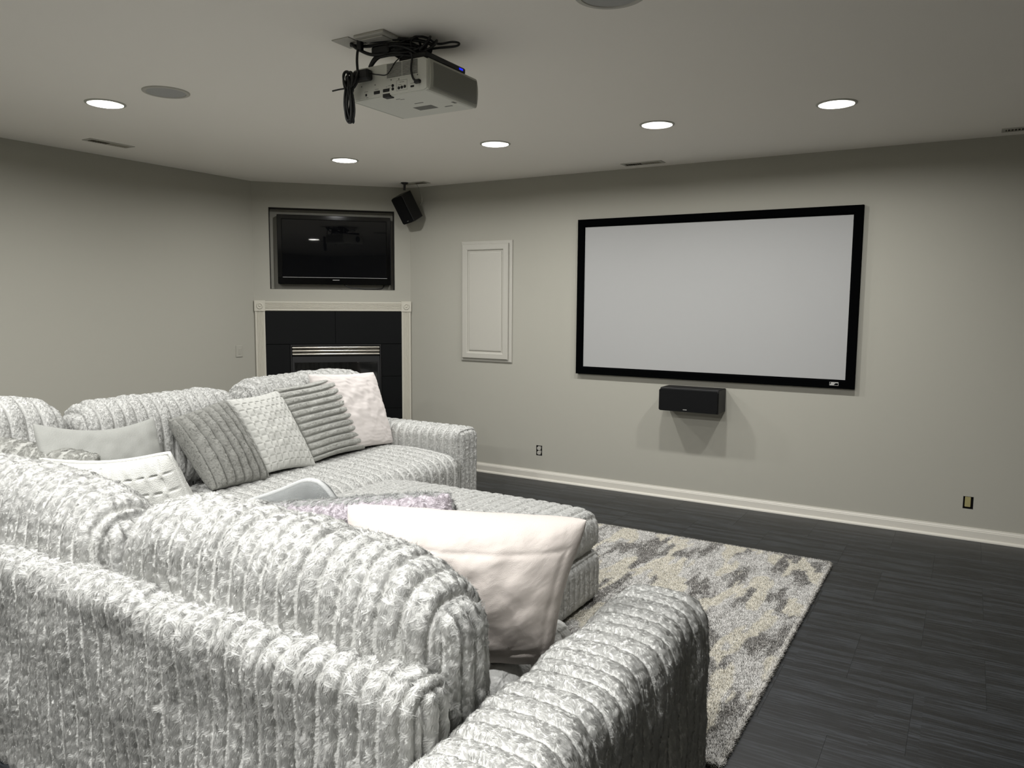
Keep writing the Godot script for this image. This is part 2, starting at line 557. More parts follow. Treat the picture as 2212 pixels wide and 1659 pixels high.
func curve(ctrl: Array, per := 8) -> Array:
	var out := []
	for i in ctrl.size() - 1:
		var p0: Vector3 = ctrl[maxi(i - 1, 0)]; var p1: Vector3 = ctrl[i]; var p2: Vector3 = ctrl[i + 1]; var p3: Vector3 = ctrl[mini(i + 2, ctrl.size() - 1)]
		for k in per:
			out.append(p1.cubic_interpolate(p2, p0, p3, float(k) / per))
	out.append(ctrl[-1])
	return out

# ---------------------------------------------------------------- the scene
func _ready() -> void:
	# camera
	var cam := Camera3D.new()
	cam.name = "camera"
	cam.transform = Transform3D(Basis(Vector3(0.85940, 0.00730, -0.51126), Vector3(-0.05967, 0.99452, -0.08610), Vector3(0.50783, 0.10450, 0.85510)).orthonormalized(), Vector3(0, 1.4423, 5.4647))
	cam.fov = 53.03
	cam.near = 0.05
	add_child(cam)
	# surroundings: a closed cellar room, no daylight
	var env := Environment.new()
	env.background_mode = Environment.BG_COLOR
	env.background_color = Color.BLACK
	env.tonemap_mode = Environment.TONE_MAPPER_LINEAR
	env.tonemap_exposure = 1.0
	env.sdfgi_enabled = true; env.ssao_enabled = true; env.ssil_enabled = true
	var we := WorldEnvironment.new()
	we.name = "environment"
	we.environment = env
	add_child(we)
	# random sources and shared meshes
	rng.seed = 11
	nz.seed = 3; nz.noise_type = FastNoiseLite.TYPE_SIMPLEX; nz.frequency = 1.0; nz.fractal_type = FastNoiseLite.FRACTAL_NONE
	nz2.seed = 8; nz2.noise_type = FastNoiseLite.TYPE_SIMPLEX; nz2.frequency = 1.0; nz2.fractal_type = FastNoiseLite.FRACTAL_NONE
	tuft = make_tuft(11, 0.5, 1.05, 0.062, 4, 0.0, 1.0)
	yarn = make_tuft(5, 0.5, 0.75, 0.2, 9, 0.1)
	make_materials()
	build_room()
	build_lights()
	build_floor()
	build_sofa()
	build_ottoman()
	build_rug()
	build_pillows()
	build_fireplace()
	build_television()
	build_projection_screen()
	build_center_speaker()
	build_projector()
	build_wall_fittings()
	build_ceiling_fittings()

func build_room() -> void:
	var b := MB.new()
	b.box(Vector3(-0.8, -0.06, 4.4), Vector3(10.0, 0.1, 9.6))
	var fl := struct("floor", b, M.slab, "dark charcoal vinyl tile floor with streaky grain in brick bond")
	fl.set_meta("category", "floor")
	var holes := []
	for q in LAMPS:
		holes.append([q.x + 5.8 - 0.0785, q.y + 0.4 - 0.0785, q.x + 5.8 + 0.0785, q.y + 0.4 + 0.0785, 0.11])
	b = wall_mesh(10.0, 9.6, holes, 0.14)
	for q in LAMPS:
		var c := Vector3(q.x + 5.8, q.y + 0.4, 0)
		for k in 64:
			var pts := []
			for e in [0, 1]:
				var a: float = TAU * (k + e) / 64.0
				var d := Vector3(cos(a), sin(a), 0)
				pts.append_array([c + d * 0.0785, c + d * (0.0785 / maxf(absf(d.x), absf(d.y)))])
			b.quad(pts[0], pts[2], pts[3], pts[1], Vector3(0, 0, 1))
	struct("ceiling", b, M.ceil, "flat pale painted ceiling with recessed lights", Vector3(-5.8, CEIL, -0.4), Basis(Vector3(1, 0, 0), Vector3(0, 0, 1), Vector3(0, -1, 0)))
	struct("wall_back", wall_mesh(7.299, CEIL, [[1.290, 0.200, 1.345, 0.284, 0.05], [4.322, 0.193, 4.378, 0.271, 0.05]]), M.wall, "pale greige wall that carries the projection screen", Vector3(-4.299, 0, 0))
	struct("wall_left", wall_mesh(7.062, CEIL, []), M.wall, "plain pale greige wall behind the far sofa", Vector3(XL, 0, 8.0), Basis(Vector3.UP, PI / 2))
	struct("wall_corner", wall_mesh(1.3277, CEIL, [[0.133, 1.547, 1.187, 2.232, 0.14], [0.286, 0.25, 1.062, 1.073, 0.3]]), M.wall, "angled corner wall with the television recess above the fireplace", Vector3(XL, 0, 0.939), Basis(Vector3.UP, PI / 4))
	struct("wall_right", wall_mesh(8.0, CEIL, []), M.wall, "plain wall closing the room on the right, out of view", Vector3(3.0, 0, 0), Basis(Vector3.UP, -PI / 2))
	struct("wall_rear", wall_mesh(8.238, CEIL, []), M.wall, "plain wall closing the room behind the camera", Vector3(3.0, 0, 8.0), Basis(Vector3.UP, PI))
	# baseboards: tall flat board, stepped cap, quarter-round shoe
	var prof := [Vector2(0, 0), Vector2(0.026, 0), Vector2(0.025, 0.008), Vector2(0.021, 0.014), Vector2(0.014, 0.017), Vector2(0.0135, 0.058), Vector2(0.011, 0.062), Vector2(0.011, 0.066), Vector2(0.007, 0.072), Vector2(0.006, 0.0795), Vector2(0, 0.0795)]
	b = MB.new(); b.prism(prof, 0.0, 7.29)
	struct("baseboard_back", b, M.trim, "cream moulded baseboard along the screen wall", Vector3(3.0, 0, 0), Basis(Vector3(0, 0, 1), Vector3.UP, Vector3(-1, 0, 0)))
	b = MB.new(); b.prism(prof, 0.0, 7.05)
	struct("baseboard_left", b, M.trim, "cream moulded baseboard along the wall behind the far sofa", Vector3(XL, 0, 0.94), Basis(Vector3(1, 0, 0), Vector3.UP, Vector3(0, 0, 1)))

func downlight(x: float, z: float, label: String) -> void:
	var t := thing("recessed_light", label, "ceiling light", Vector3(x, CEIL, z), Basis.IDENTITY, "round recessed downlights")
	var b := MB.new()
	b.lathe([Vector2(0.097, 0.0), Vector2(0.0965, -0.003), Vector2(0.092, -0.005), Vector2(0.084, -0.005), Vector2(0.079, -0.001), Vector2(0.0782, 0.0)], Vector3.ZERO, Basis.IDENTITY, 48)
	part("trim_ring", b, M.proj_trim, t)
	b = MB.new()
	b.lathe([Vector2(0.078, -0.001), Vector2(0.077, 0.05), Vector2(0.072, 0.085), Vector2(0.05, 0.095), Vector2(0.0, 0.096)], Vector3.ZERO, Basis.IDENTITY, 48)
	part("can", b, M.can, t)
	b = MB.new()
	b.lathe([Vector2(0.0, 0.009), Vector2(0.03, 0.011), Vector2(0.052, 0.02), Vector2(0.061, 0.04), Vector2(0.058, 0.08), Vector2(0.04, 0.095)], Vector3.ZERO, Basis.IDENTITY, 40)
	part("bulb", b, M.lamp, t)
	var l := AreaLight3D.new()
	l.name = "lamp_glow"
	l.area_size = Vector2(0.09, 0.09)
	l.area_normalize_energy = true
	l.light_energy = (LAMP if z < 4.0 or x < -3.0 else LAMP_NEAR) * (0.85 if x < -3.0 else 1.0)
	l.light_color = Color(1.0, 0.998, 0.992)
	l.shadow_enabled = true
	l.rotation = Vector3(-PI / 2, 0, 0)
	l.position = Vector3(0, 0.007, 0)
	t.add_child(l)

func build_lights() -> void:
	downlight(-3.875, 1.28, "lit downlight nearest the corner fireplace, first of the far row")
	downlight(-2.643, 1.243, "lit downlight in the far row, in front of the small white wall door")
	downlight(-1.572, 1.253, "lit downlight of the far row above the middle of the projection screen")
	downlight(-0.639, 1.251, "lit downlight at the right end of the far row")
	downlight(-3.861, 3.045, "lit downlight above the far sofa, left of the projector")
	downlight(-3.87, 4.83, "lit downlight above the sofa corner, out of view")
	downlight(-2.64, 4.83, "lit downlight over the near sofa, second from the corner, out of view")
	downlight(-1.57, 4.83, "lit downlight over the near sofa, third from the corner, out of view")
	downlight(-0.64, 4.83, "lit downlight over the near sofa arm, out of view")
	downlight(-2.64, 6.62, "lit downlight of the rear row behind the near sofa, out of view")
	downlight(-1.57, 6.62, "lit downlight in the middle of the rear row, out of view")
	downlight(-0.64, 6.62, "lit downlight of the rear row behind the camera, out of view")

func build_floor() -> void:
	var fl := get_node("floor")
	# four cuts of the same streaked vinyl, 46.6 cm square, laid in brick bond
	var s := 0.4665
	var cuts := []
	for k in 6:
		var b := MB.new()
		var h := s * 0.5 - 0.0002
		var c := 0.0003
		var u0 := 0.13 * k; var v0 := 0.37 * k
		var ring := []
		for e in [[-1, -1], [1, -1], [1, 1], [-1, 1]]:
			ring.append([Vector3(e[0] * (h - c), 0.0, e[1] * (h - c)), Vector3(e[0] * h, -c, e[1] * h), Vector2(u0 + 0.5 * (e[0] + 1.0) * 0.8, v0 + 0.5 * (e[1] + 1.0) * 0.6)])
		b.quad(ring[0][0], ring[1][0], ring[2][0], ring[3][0], Vector3.UP, [ring[0][2], ring[1][2], ring[2][2], ring[3][2]])
		for e in 4:
			var f := (e + 1) % 4
			var nn: Vector3 = (ring[e][1] + ring[f][1]); nn.y = 0; nn = (nn.normalized() + Vector3.UP).normalized()
			b.quad(ring[e][0], ring[f][0], ring[f][1], ring[e][1], nn, [ring[e][2], ring[f][2], ring[f][2], ring[e][2]])
			var n2 := Vector3(nn.x, 0, nn.z).normalized()
			b.quad(ring[e][1], ring[f][1], ring[f][1] - Vector3(0, 0.01, 0), ring[e][1] - Vector3(0, 0.01, 0), n2, [ring[e][2], ring[f][2], ring[f][2], ring[e][2]])
		cuts.append(b.mesh())
	for row in 13:
		var off := 0.0 if row % 2 == 0 else 0.2345
		for col in range(-9, 4):
			var x := -0.335 + off + col * s + s * 0.5
			var z := 0.002 + row * s + s * 0.5
			part("tile", cuts[rng.randi() % 6], M.tile, fl, Vector3(x, rng.randf() * 0.0004, z), Basis.IDENTITY if rng.randf() < 0.5 else Basis(Vector3.UP, PI))

# ---------------------------------------------------------------- sectional sofa
func build_sofa() -> void:
	var none := func(p: Vector3, _n: Vector3) -> Vector3: return p
	# near section, seen from behind
	var sofa := thing("sofa", "near section of the white faux-fur sectional, seen from behind, vertical channels on its back", "sofa", Vector3(-1.95, 0, 3.95))
	var src := soft_box(Vector3(3.22, 0.70, 0.145), 0.06, Vector3(0.0048, 0.012, 0.012), upholstery(0, 2, 0.058, 0.024, 0.0045, 0.3, func(p: Vector3, n: Vector3) -> Vector3:
		var q := p + Vector3(-0.54, 0.326, 0.31)
		q.z += 0.012 * nz.get_noise_2d(p.x * 2.1, p.y * 2.6)
		q.y += 0.010 * nz.get_noise_2d(p.x * 3.0, 7.0) * clampf(p.y * 4.0, 0.0, 1.0)
		return q))
	var o := soft_part("back_panel", src, M.fur_a, sofa)
	pile("fur", src, M.tuft_a, o, 70000.0, 0.0065, 0.006, Vector3(0, -1, 0.15), 0.55, 21, func(p: Vector3, n: Vector3) -> bool: return p.x > -1.2 and (n.z > -0.3 or n.y > 0.2))
	pile("long_fur", src, M.tuft_a, o, 16000.0, 0.013, 0.006, Vector3(0.1, 0, 0.3), 0.6, 121, func(p: Vector3, n: Vector3) -> bool: return n.y > 0.35 and p.x > -1.2)
	src = soft_box(Vector3(0.27, 0.56, 1.34), 0.06, Vector3(0.013, 0.013, 0.006), upholstery(2, 0, 0.066, 0.024, 0.0045, 1.3, func(p: Vector3, n: Vector3) -> Vector3:
		var q := p + Vector3(1.2, 0.302, -0.02)
		if p.y > 0.1: q.y += 0.018 * (1.0 - pow(p.x / 0.135, 2.0)) - 0.012
		q.x += 0.010 * nz.get_noise_2d(p.z * 3.0, p.y * 3.0)
		return q))
	o = soft_part("arm", src, M.fur_a, sofa)
	pile("fur", src, M.tuft_a, o, 60000.0, 0.006, 0.006, Vector3(1, -0.6, 0), 0.55, 22, func(p: Vector3, n: Vector3) -> bool: return n.y > -0.3)
	src = soft_box(Vector3(2.58, 0.32, 0.50), 0.07, Vector3(0.0085, 0.02, 0.02), upholstery(0, 2, 0.085, 0.011, 0.004, 2.3, func(p: Vector3, n: Vector3) -> Vector3:
		return p + Vector3(-0.36, 0.27, -0.40) + Vector3(0, 0.02 * (1.0 - pow(p.z / 0.25, 2.0)) if p.y > 0 else 0.0, 0)))
	soft_part("seat", src, M.fur_a, sofa)
	# far section, along the left wall, with its own arm
	var far := thing("sofa", "far section of the white faux-fur sectional with ribbed seat, square arm at the fireplace end", "sofa", Vector3(-3.5, 0, 2.6))
	src = soft_box(Vector3(1.06, 0.575, 0.245), 0.055, Vector3(0.0062, 0.012, 0.012), upholstery(0, 2, 0.066, 0.018, 0.004, 3.3, func(p: Vector3, n: Vector3) -> Vector3:
		var q := p + Vector3(0.07, 0.30, -1.45)
		if p.y > 0.1: q.y += 0.014 * (1.0 - pow(p.z / 0.12, 2.0)) - 0.008
		return q))
	o = soft_part("arm", src, M.fur_a, far)
	pile("fur", src, M.tuft_a, o, 42000.0, 0.005, 0.0055, Vector3(0, -0.8, 0.6), 0.45, 23, func(p: Vector3, n: Vector3) -> bool: return n.y > -0.3)
	src = soft_box(Vector3(0.82, 0.32, 2.05), 0.085, Vector3(0.014, 0.014, 0.007), upholstery(2, 0, 0.085, 0.02, 0.004, 4.3, func(p: Vector3, n: Vector3) -> Vector3:
		var q := p + Vector3(0.22, 0.27, -0.30)
		if p.y > 0: q.y += 0.035 * (1.0 - pow(p.x / 0.41, 2.0)) - 0.01
		return q))
	o = soft_part("seat", src, M.fur_a, far)
	pile("fur", src, M.tuft_a, o, 42000.0, 0.005, 0.0055, Vector3(1, -0.4, 0), 0.4, 24, func(p: Vector3, n: Vector3) -> bool: return n.y > -0.1 or n.x > 0.3)
	src = soft_box(Vector3(0.86, 0.13, 2.05), 0.04, Vector3(0.03, 0.02, 0.0085), upholstery(2, 0, 0.085, 0.010, 0.004, 4.8, func(p: Vector3, n: Vector3) -> Vector3: return p + Vector3(0.2, 0.075, -0.30)))
	soft_part("base", src, M.fur_a, far)
	src = soft_box(Vector3(0.13, 0.72, 3.16), 0.05, Vector3(0.02, 0.02, 0.011), upholstery(2, 0, 0.066, 0.010, 0.004, 5.3, func(p: Vector3, n: Vector3) -> Vector3: return p + Vector3(-0.53, 0.355, 0.0)))
	soft_part("back_panel", src, M.fur_a, far)
	# loose back cushions
	back_cushion("white furry back cushion at the right end of the near sofa, beside its arm", Vector3(-1.485, 0.45, 4.095), Vector3(1.16, 0.44, 0.275), 0, 0.060, 0.30, M.fur_a, 31, 0.075, 0.0065)
	back_cushion("white furry back cushion at the left of the near sofa, touching the frame edge", Vector3(-2.70, 0.45, 4.095), Vector3(1.19, 0.435, 0.275), 0, 0.060, 1.7, M.fur_a, 32, 0.07, 0.0065)
	back_cushion("white ribbed back cushion of the far sofa in front of the fireplace", Vector3(-3.77, 0.44, 1.83), Vector3(0.30, 0.535, 1.10), 2, 0.066, 2.9, M.fur_a, 33, 0.03, 0.005)
	back_cushion("white ribbed back cushion in the middle of the far sofa, against the bare wall", Vector3(-3.77, 0.44, 2.90), Vector3(0.30, 0.50, 0.99), 2, 0.066, 3.9, M.fur_a, 34, 0.02, 0.005)
	back_cushion("white ribbed back cushion in the sofa corner at the left edge", Vector3(-3.76, 0.44, 3.78), Vector3(0.30, 0.56, 0.74), 2, 0.075, 4.9, M.fur_a, 35, 0.07, 0.005)

func back_cushion(label: String, at: Vector3, size: Vector3, axis: int, pitch: float, sd: float, m: Material, seed_: int, droop: float, fl: float) -> void:
	var t := thing("back_cushion", label, "cushion", at, Basis.IDENTITY, "loose back cushions of the sectional")
	var other := 2 - axis
	var st := Vector3.ONE * 0.013
	st[axis] = pitch / 12.0
	var src := soft_box(size, minf(size[other] * 0.42, 0.115), st, upholstery(axis, other, pitch, 0.027, 0.0045, sd, func(p: Vector3, n: Vector3) -> Vector3:
		var q := p + Vector3(0, size.y * 0.5, 0)
		var e := p[axis] / (size[axis] * 0.5)
		var up := clampf(p.y / size.y + 0.5, 0.0, 1.0)
		q.y -= droop * pow(absf(e), 3.5) * up
		if axis == 0 and sd < 1.0: q.y -= 0.022 * e * up      # this one has slumped towards the arm
		# plump belly, and a soft lean
		q[other] *= 1.0 + 0.12 * (1.0 - e * e) * sin(up * PI) - 0.18 * pow(up, 3.0)
		q[axis] *= 1.0 - 0.035 * up * up
		q.y += 0.006 * nz.get_noise_2d(p[axis] * 4.0 + sd, 3.0) * up
		q[other] += 0.007 * nz.get_noise_2d(p[axis] * 3.0 + sd, p.y * 3.0)
		return q))
	var o := soft_part("cover", src, m, t)
	var lay := Vector3(0, -0.8, 0.5) if axis == 0 else Vector3(0.6, -0.8, 0)
	var dens := 68000.0 if axis == 0 else 40000.0
	pile("fur", src, M.tuft_a, o, dens, fl, 0.006 if axis == 0 else 0.0055, lay, 0.55 if axis == 0 else 0.45, seed_, func(p: Vector3, n: Vector3) -> bool: return n.y > -0.75 and (n.x > -0.6 if axis == 2 else n.z > -0.7 or n.y > 0.3))
	if axis == 0: pile("long_fur", src, M.tuft_a, o, 14000.0, fl * 1.55, 0.006, Vector3(0.1, 0.1, 0.2), 0.6, seed_ + 100, func(p: Vector3, n: Vector3) -> bool: return n.y > 0.3)

func build_ottoman() -> void:
	var t := thing("ottoman", "large square grey-white faux-fur ottoman with channelled sides between the two sofas", "ottoman", Vector3(-2.135, 0.024, 2.68))
	var src := soft_box(Vector3(1.32, 0.235, 1.14), 0.05, Vector3(0.0066, 0.013, 0.0066), upholstery(0, 2, 0.066, 0.016, 0.003, 6.3, func(p: Vector3, n: Vector3) -> Vector3: return p + Vector3(0, 0.118, 0)))
	var o := soft_part("base", src, M.fur_a, t)
	pile("fur", src, M.tuft_a, o, 42000.0, 0.0045, 0.0055, Vector3(0, -1, 0), 0.4, 41, func(p: Vector3, n: Vector3) -> bool: return n.x > 0.3)
	src = soft_box(Vector3(1.32, 0.215, 1.16), 0.085, Vector3(0.0066, 0.013, 0.0075), upholstery(0, 2, 0.066, 0.012, 0.003, 7.3, func(p: Vector3, n: Vector3) -> Vector3:
		var q := p + Vector3(0, 0.335, 0)
		if p.y > 0: q.y += 0.03 * (1.0 - pow(p.x / 0.66, 4.0)) * (1.0 - pow(p.z / 0.58, 4.0)) - 0.012
		return q))
	o = soft_part("cushion", src, M.fur_a, t)
	pile("fur", src, M.tuft_a, o, 40000.0, 0.0048, 0.006, Vector3(0.2, -0.5, -1), 0.35, 42, func(p: Vector3, n: Vector3) -> bool: return n.y > 0.2 or n.x > 0.3 or n.z < -0.3)

# ---------------------------------------------------------------- rug
func build_rug() -> void:
	var x0 := -2.62; var x1 := -0.583; var z0 := 0.945; var z1 := 3.19
	var t := thing("rug", "thick shaggy rug in cream, grey and speckled streaks lying under the ottoman", "rug", Vector3((x0 + x1) * 0.5, 0, (z0 + z1) * 0.5))
	var b := MB.new()
	var o := []
	var r := 0.045
	for c in [[x1 - r, z1 - r, 0.0], [x0 + r, z1 - r, PI / 2], [x0 + r, z0 + r, PI], [x1 - r, z0 + r, 1.5 * PI]]:
		for k in 7:
			var a: float = c[2] + PI / 2 * k / 6.0
			o.append(Vector2(c[0] + r * cos(a) - t.position.x, -(c[1] + r * sin(a) - t.position.z)))
	b.prism(o, 0.0, 0.009)
	part("backing", b, M.rug_back, t, Vector3.ZERO, Basis(Vector3(1, 0, 0), Vector3(0, 0, -1), Vector3(0, 1, 0)))
	var g := RandomNumberGenerator.new(); g.seed = 77
	var buf := PackedFloat32Array()
	var cnt := 0
	var dens := 85000.0
	var n := int((x1 - x0) * (z1 - z0) * dens)
	for i in n:
		var x := lerpf(x0 + 0.006, x1 - 0.006, g.randf())
		var z := lerpf(z0 + 0.006, z1 - 0.006, g.randf())
		if x < -1.62 and z > 2.15: continue        # under the ottoman
		if x < -2.0 and g.randf() < 0.7: continue
		var cx := maxf(absf(x - t.position.x) - ((x1 - x0) * 0.5 - r), 0.0)
		var cz := maxf(absf(z - t.position.z) - ((z1 - z0) * 0.5 - r), 0.0)
		if cx * cx + cz * cz > r * r: continue
		# woven pattern: columns of streaks along the rug's length, each column shifted against the next
		var col := floorf(x / 0.034)
		var zz := z + 0.05 * nz.get_noise_2d(col * 5.7, 3.0)
		var a := nz.get_noise_2d(x * 5.2 + 4.0, zz * 1.7) * 0.75 + nz.get_noise_2d(col * 7.3, zz * 2.6) * 0.38
		var d := nz2.get_noise_2d(x * 4.8, zz * 1.7 + 9.0) * 0.7 + nz2.get_noise_2d(col * 3.1 + 60.0, zz * 2.4) * 0.45
		var pick := g.randf()
		var ccol: Color
		if a > 0.27:
			ccol = Color(0.93, 0.88, 0.75) if pick < 0.85 else Color(0.92, 0.90, 0.84)      # cream
		elif d > 0.2:
			ccol = Color(0.19, 0.178, 0.162) if pick < 0.6 else (Color(0.36, 0.34, 0.31) if pick < 0.8 else Color(0.90, 0.88, 0.83))   # charcoal mix
		elif d > -0.12:
			ccol = Color(0.93, 0.91, 0.87) if pick < 0.66 else Color(0.24, 0.225, 0.205)       # speckle
		else:
			ccol = Color(0.94, 0.92, 0.88) if pick < 0.86 else Color(0.30, 0.285, 0.26)       # pale
		var edge := maxf(absf(x - t.position.x) - ((x1 - x0) * 0.5 - 0.02), absf(z - t.position.z) - ((z1 - z0) * 0.5 - 0.02))
		if edge > 0.0 and pick < 0.7: ccol = Color(0.94, 0.91, 0.85)
		var sh := 0.82 + 0.18 * g.randf()
		var y := Vector3(g.randf() - 0.5, 0.75, g.randf() - 0.5)
		if edge > 0.0: y += Vector3(signf(x - t.position.x) * 0.4 * float(cx > 0.0), 0, signf(z - t.position.z) * 0.4 * float(cz > 0.0))
		y = y.normalized()
		var xx := y.cross(Vector3(g.randf() - 0.5, g.randf() - 0.5, g.randf() - 0.5)).normalized()
		var zv := xx.cross(y)
		y *= 0.016 * (0.75 + 0.5 * g.randf()); xx *= 0.0085; zv *= 0.0085
		buf.append_array([xx.x, y.x, zv.x, x - t.position.x, xx.y, y.y, zv.y, 0.007, xx.z, y.z, zv.z, z - t.position.z, ccol.r * sh, ccol.g * sh, ccol.b * sh, 1.0])
		cnt += 1
	var mm := MultiMesh.new()
	mm.transform_format = MultiMesh.TRANSFORM_3D
	mm.use_colors = true
	mm.mesh = yarn
	mm.instance_count = cnt
	mm.buffer = buf
	var mi := MultiMeshInstance3D.new()
	mi.name = "pile"
	mi.multimesh = mm
	mi.material_override = M.yarn
	mi.set_meta("kind", "stuff")
	t.add_child(mi)

# ---------------------------------------------------------------- pillows
func channel(axis: int, pitch: float, amp: float, off := 0.0) -> Callable:
	return func(u: float, v: float, _s: float) -> float:
		var r := rib((u if axis == 0 else v) + off, pitch)
		rib_w = r
		return amp * (r - 0.5)

func dashes(pitch: float, depth: float) -> Callable:
	return func(u: float, v: float, _s: float) -> float:
		var a := fposmod(u / pitch, 1.0); var b := fposmod(v / pitch, 1.0)
		var la := exp(-pow((a - 0.5) * pitch / 0.0026, 2.0)); var lb := exp(-pow((b - 0.5) * pitch / 0.0026, 2.0))
		var da := smoothstep(0.16, 0.24, absf(a - 0.5)); var db := smoothstep(0.16, 0.24, absf(b - 0.5))
		return -depth * maxf(la * db, lb * da) + depth * 0.1 * cos((a - 0.5) * TAU) * cos((b - 0.5) * TAU)

func ripples() -> Callable:
	return func(u: float, v: float, _s: float) -> float:
		return 0.002 * nz.get_noise_2d(u * 9.0 + nz2.get_noise_2d(u * 5.0, v * 5.0) * 0.6, v * 34.0)

# a boxed pillow: a stitched seam a little inside its edge
func seam(hw: float, hh: float, inset: float) -> Callable:
	return func(u: float, v: float, _s: float) -> float:
		var d := minf(hw - absf(u), hh - absf(v)) - inset
		return -0.0035 * exp(-pow(d / 0.008, 2.0))

func build_pillows() -> void:
	var onfar := "throw pillows on the far sofa"
	var onnear := "throw pillows on the near sofa"
	var p := pillow("throw_pillow", "large blush pink plush pillow leaning at the fireplace end of the far sofa", "pillow",
		[Vector3(-3.44, 0.47, 1.86), Vector3(-3.47, 0.445, 1.26), Vector3(-3.62, 0.985, 1.93), Vector3(-3.64, 0.95, 1.27)], 0.085, M.pil_blush2, {"group": onfar, "wrinkle": 0.006, "seed": 1.0, "pattern": ripples(), "fur": 0.0015, "pinch": 0.06, "res": 80})
	p = pillow("throw_pillow", "grey ribbed pillow with horizontal channels in front of the blush pillow", "pillow",
		[Vector3(-3.40, 0.46, 2.13), Vector3(-3.46, 0.455, 1.57), Vector3(-3.58, 0.92, 2.25), Vector3(-3.62, 0.955, 1.71)], 0.085, M.pil_grey2, {"group": onfar, "pattern": channel(1, 0.046, 0.028), "seed": 2.0, "fur": 0.003, "res": 160})
	pile("fur", p[1], M.tuft_grey2, p[3], 45000.0, 0.0032, 0.005, Vector3(0.15, -0.3, 0.0), 0.5, 52)
	p = pillow("throw_pillow", "pale pillow with a dashed square grid between the two ribbed pillows", "pillow",
		[Vector3(-3.36, 0.475, 2.53), Vector3(-3.38, 0.44, 2.10), Vector3(-3.56, 0.893, 2.61), Vector3(-3.58, 0.912, 2.21)], 0.08, M.pil_check, {"group": onfar, "pattern": dashes(0.045, 0.008), "seed": 3.0, "res": 150, "wrinkle": 0.006})
	p = pillow("throw_pillow", "dark grey ribbed pillow with upright channels, left of the dashed-grid pillow", "pillow",
		[Vector3(-3.32, 0.465, 2.90), Vector3(-3.34, 0.44, 2.50), Vector3(-3.54, 0.83, 2.99), Vector3(-3.56, 0.897, 2.62)], 0.085, M.pil_grey, {"group": onfar, "pattern": channel(0, 0.057, 0.03), "seed": 4.0, "fur": 0.003, "res": 160, "pinch": 0.04})
	pile("fur", p[1], M.tuft_grey, p[3], 45000.0, 0.0032, 0.005, Vector3(0.1, -0.3, 0.2), 0.5, 54)
	p = pillow("throw_pillow", "smooth grey plush lumbar pillow sagging in the sofa corner", "pillow",
		[Vector3(-3.24, 0.60, 3.76), Vector3(-3.26, 0.55, 3.20), Vector3(-3.38, 0.925, 3.74), Vector3(-3.39, 0.88, 3.165)], 0.075, M.pil_plush, {"group": onfar, "sag": 0.045, "seed": 5.0, "wrinkle": 0.006, "pinch": 0.04})
	p = pillow("throw_pillow", "grey ribbed pillow lying in front of the smooth grey lumbar pillow", "pillow",
		[Vector3(-3.10, 0.50, 3.60), Vector3(-3.80, 0.50, 3.80), Vector3(-3.10, 0.80, 3.62), Vector3(-3.80, 0.88, 3.84)], 0.09, M.pil_grey2, {"group": onfar, "pattern": channel(0, 0.075, 0.018), "seed": 6.0, "fur": 0.005, "res": 80, "both": true})
	pile("fur", p[1], M.tuft_grey2, p[3], 26000.0, 0.009, 0.009, Vector3(0.1, -0.2, 0.2), 0.9, 56)
	# on the near sofa, seen over its back
	p = pillow("throw_pillow", "pale pillow with a dashed square grid and corded edge behind the near sofa's back", "pillow",
		[Vector3(-2.36, 0.46, 3.60), Vector3(-3.12, 0.46, 3.66), Vector3(-2.43, 0.905, 3.76), Vector3(-3.22, 0.80, 3.80)], 0.085, M.pil_check, {"group": onnear, "pattern": dashes(0.062, 0.008), "seed": 7.0, "res": 120, "both": true, "piping": 0.008, "piping_mat": M.pil_check, "sag": 0.02, "pinch": 0.04})
	p = pillow("throw_pillow", "grey knitted pillow with a thick corded edge, one corner pointing up", "pillow",
		[Vector3(-1.62, 0.46, 3.50), Vector3(-2.06, 0.44, 3.46), Vector3(-1.80, 0.89, 3.66), Vector3(-2.28, 0.70, 3.62)], 0.08, M.pil_knit, {"group": onnear, "seed": 8.0, "both": true, "piping": 0.009, "wrinkle": 0.012, "pinch": 0.06, "round": 0.13})
	p = pillow("throw_pillow", "lavender and grey fluffy pillow lying behind the big blush pillow", "pillow",
		[Vector3(-1.25, 0.46, 3.50), Vector3(-1.95, 0.46, 3.62), Vector3(-1.29, 0.885, 3.64), Vector3(-2.02, 0.775, 3.80)], 0.075, M.pil_lav, {"group": onnear, "seed": 9.0, "both": true, "fur": 0.006, "pinch": 0.03, "wrinkle": 0.012})
	var nd: Vector3 = p[2]
	pile("fur", p[1], M.tuft_lav, p[3], 24000.0, 0.006, 0.008, Vector3(0, 0.1, 0.1), 0.3, 59, func(q: Vector3, n: Vector3) -> bool: return n.dot(nd) < -0.25)
	pile("fur", p[1], M.lavender_pillow_grey_face, p[3], 26000.0, 0.013, 0.008, Vector3(0, 0.2, 0.2), 0.5, 60, func(q: Vector3, n: Vector3) -> bool: return n.dot(nd) >= -0.25)
	p = pillow("throw_pillow", "big blush pink plush pillow standing at the arm of the near sofa", "pillow",
		[Vector3(-0.955, 0.43, 3.62), Vector3(-1.49, 0.43, 3.84), Vector3(-0.842, 0.872, 3.62), Vector3(-1.455, 0.895, 3.92)], 0.13, M.pil_blush, {"group": onnear, "seed": 10.0, "both": true, "fur": 0.0012, "pinch": 0.075, "round": 0.04, "wrinkle": 0.006, "res": 110, "pattern": seam(0.33, 0.21, 0.05)})

# ---------------------------------------------------------------- corner: fireplace and television
func corner_thing(called: String, label: String, category: String) -> Node3D:
	return thing(called, label, category, Vector3(XL, 0, 0.939), Basis(Vector3.UP, PI / 4))

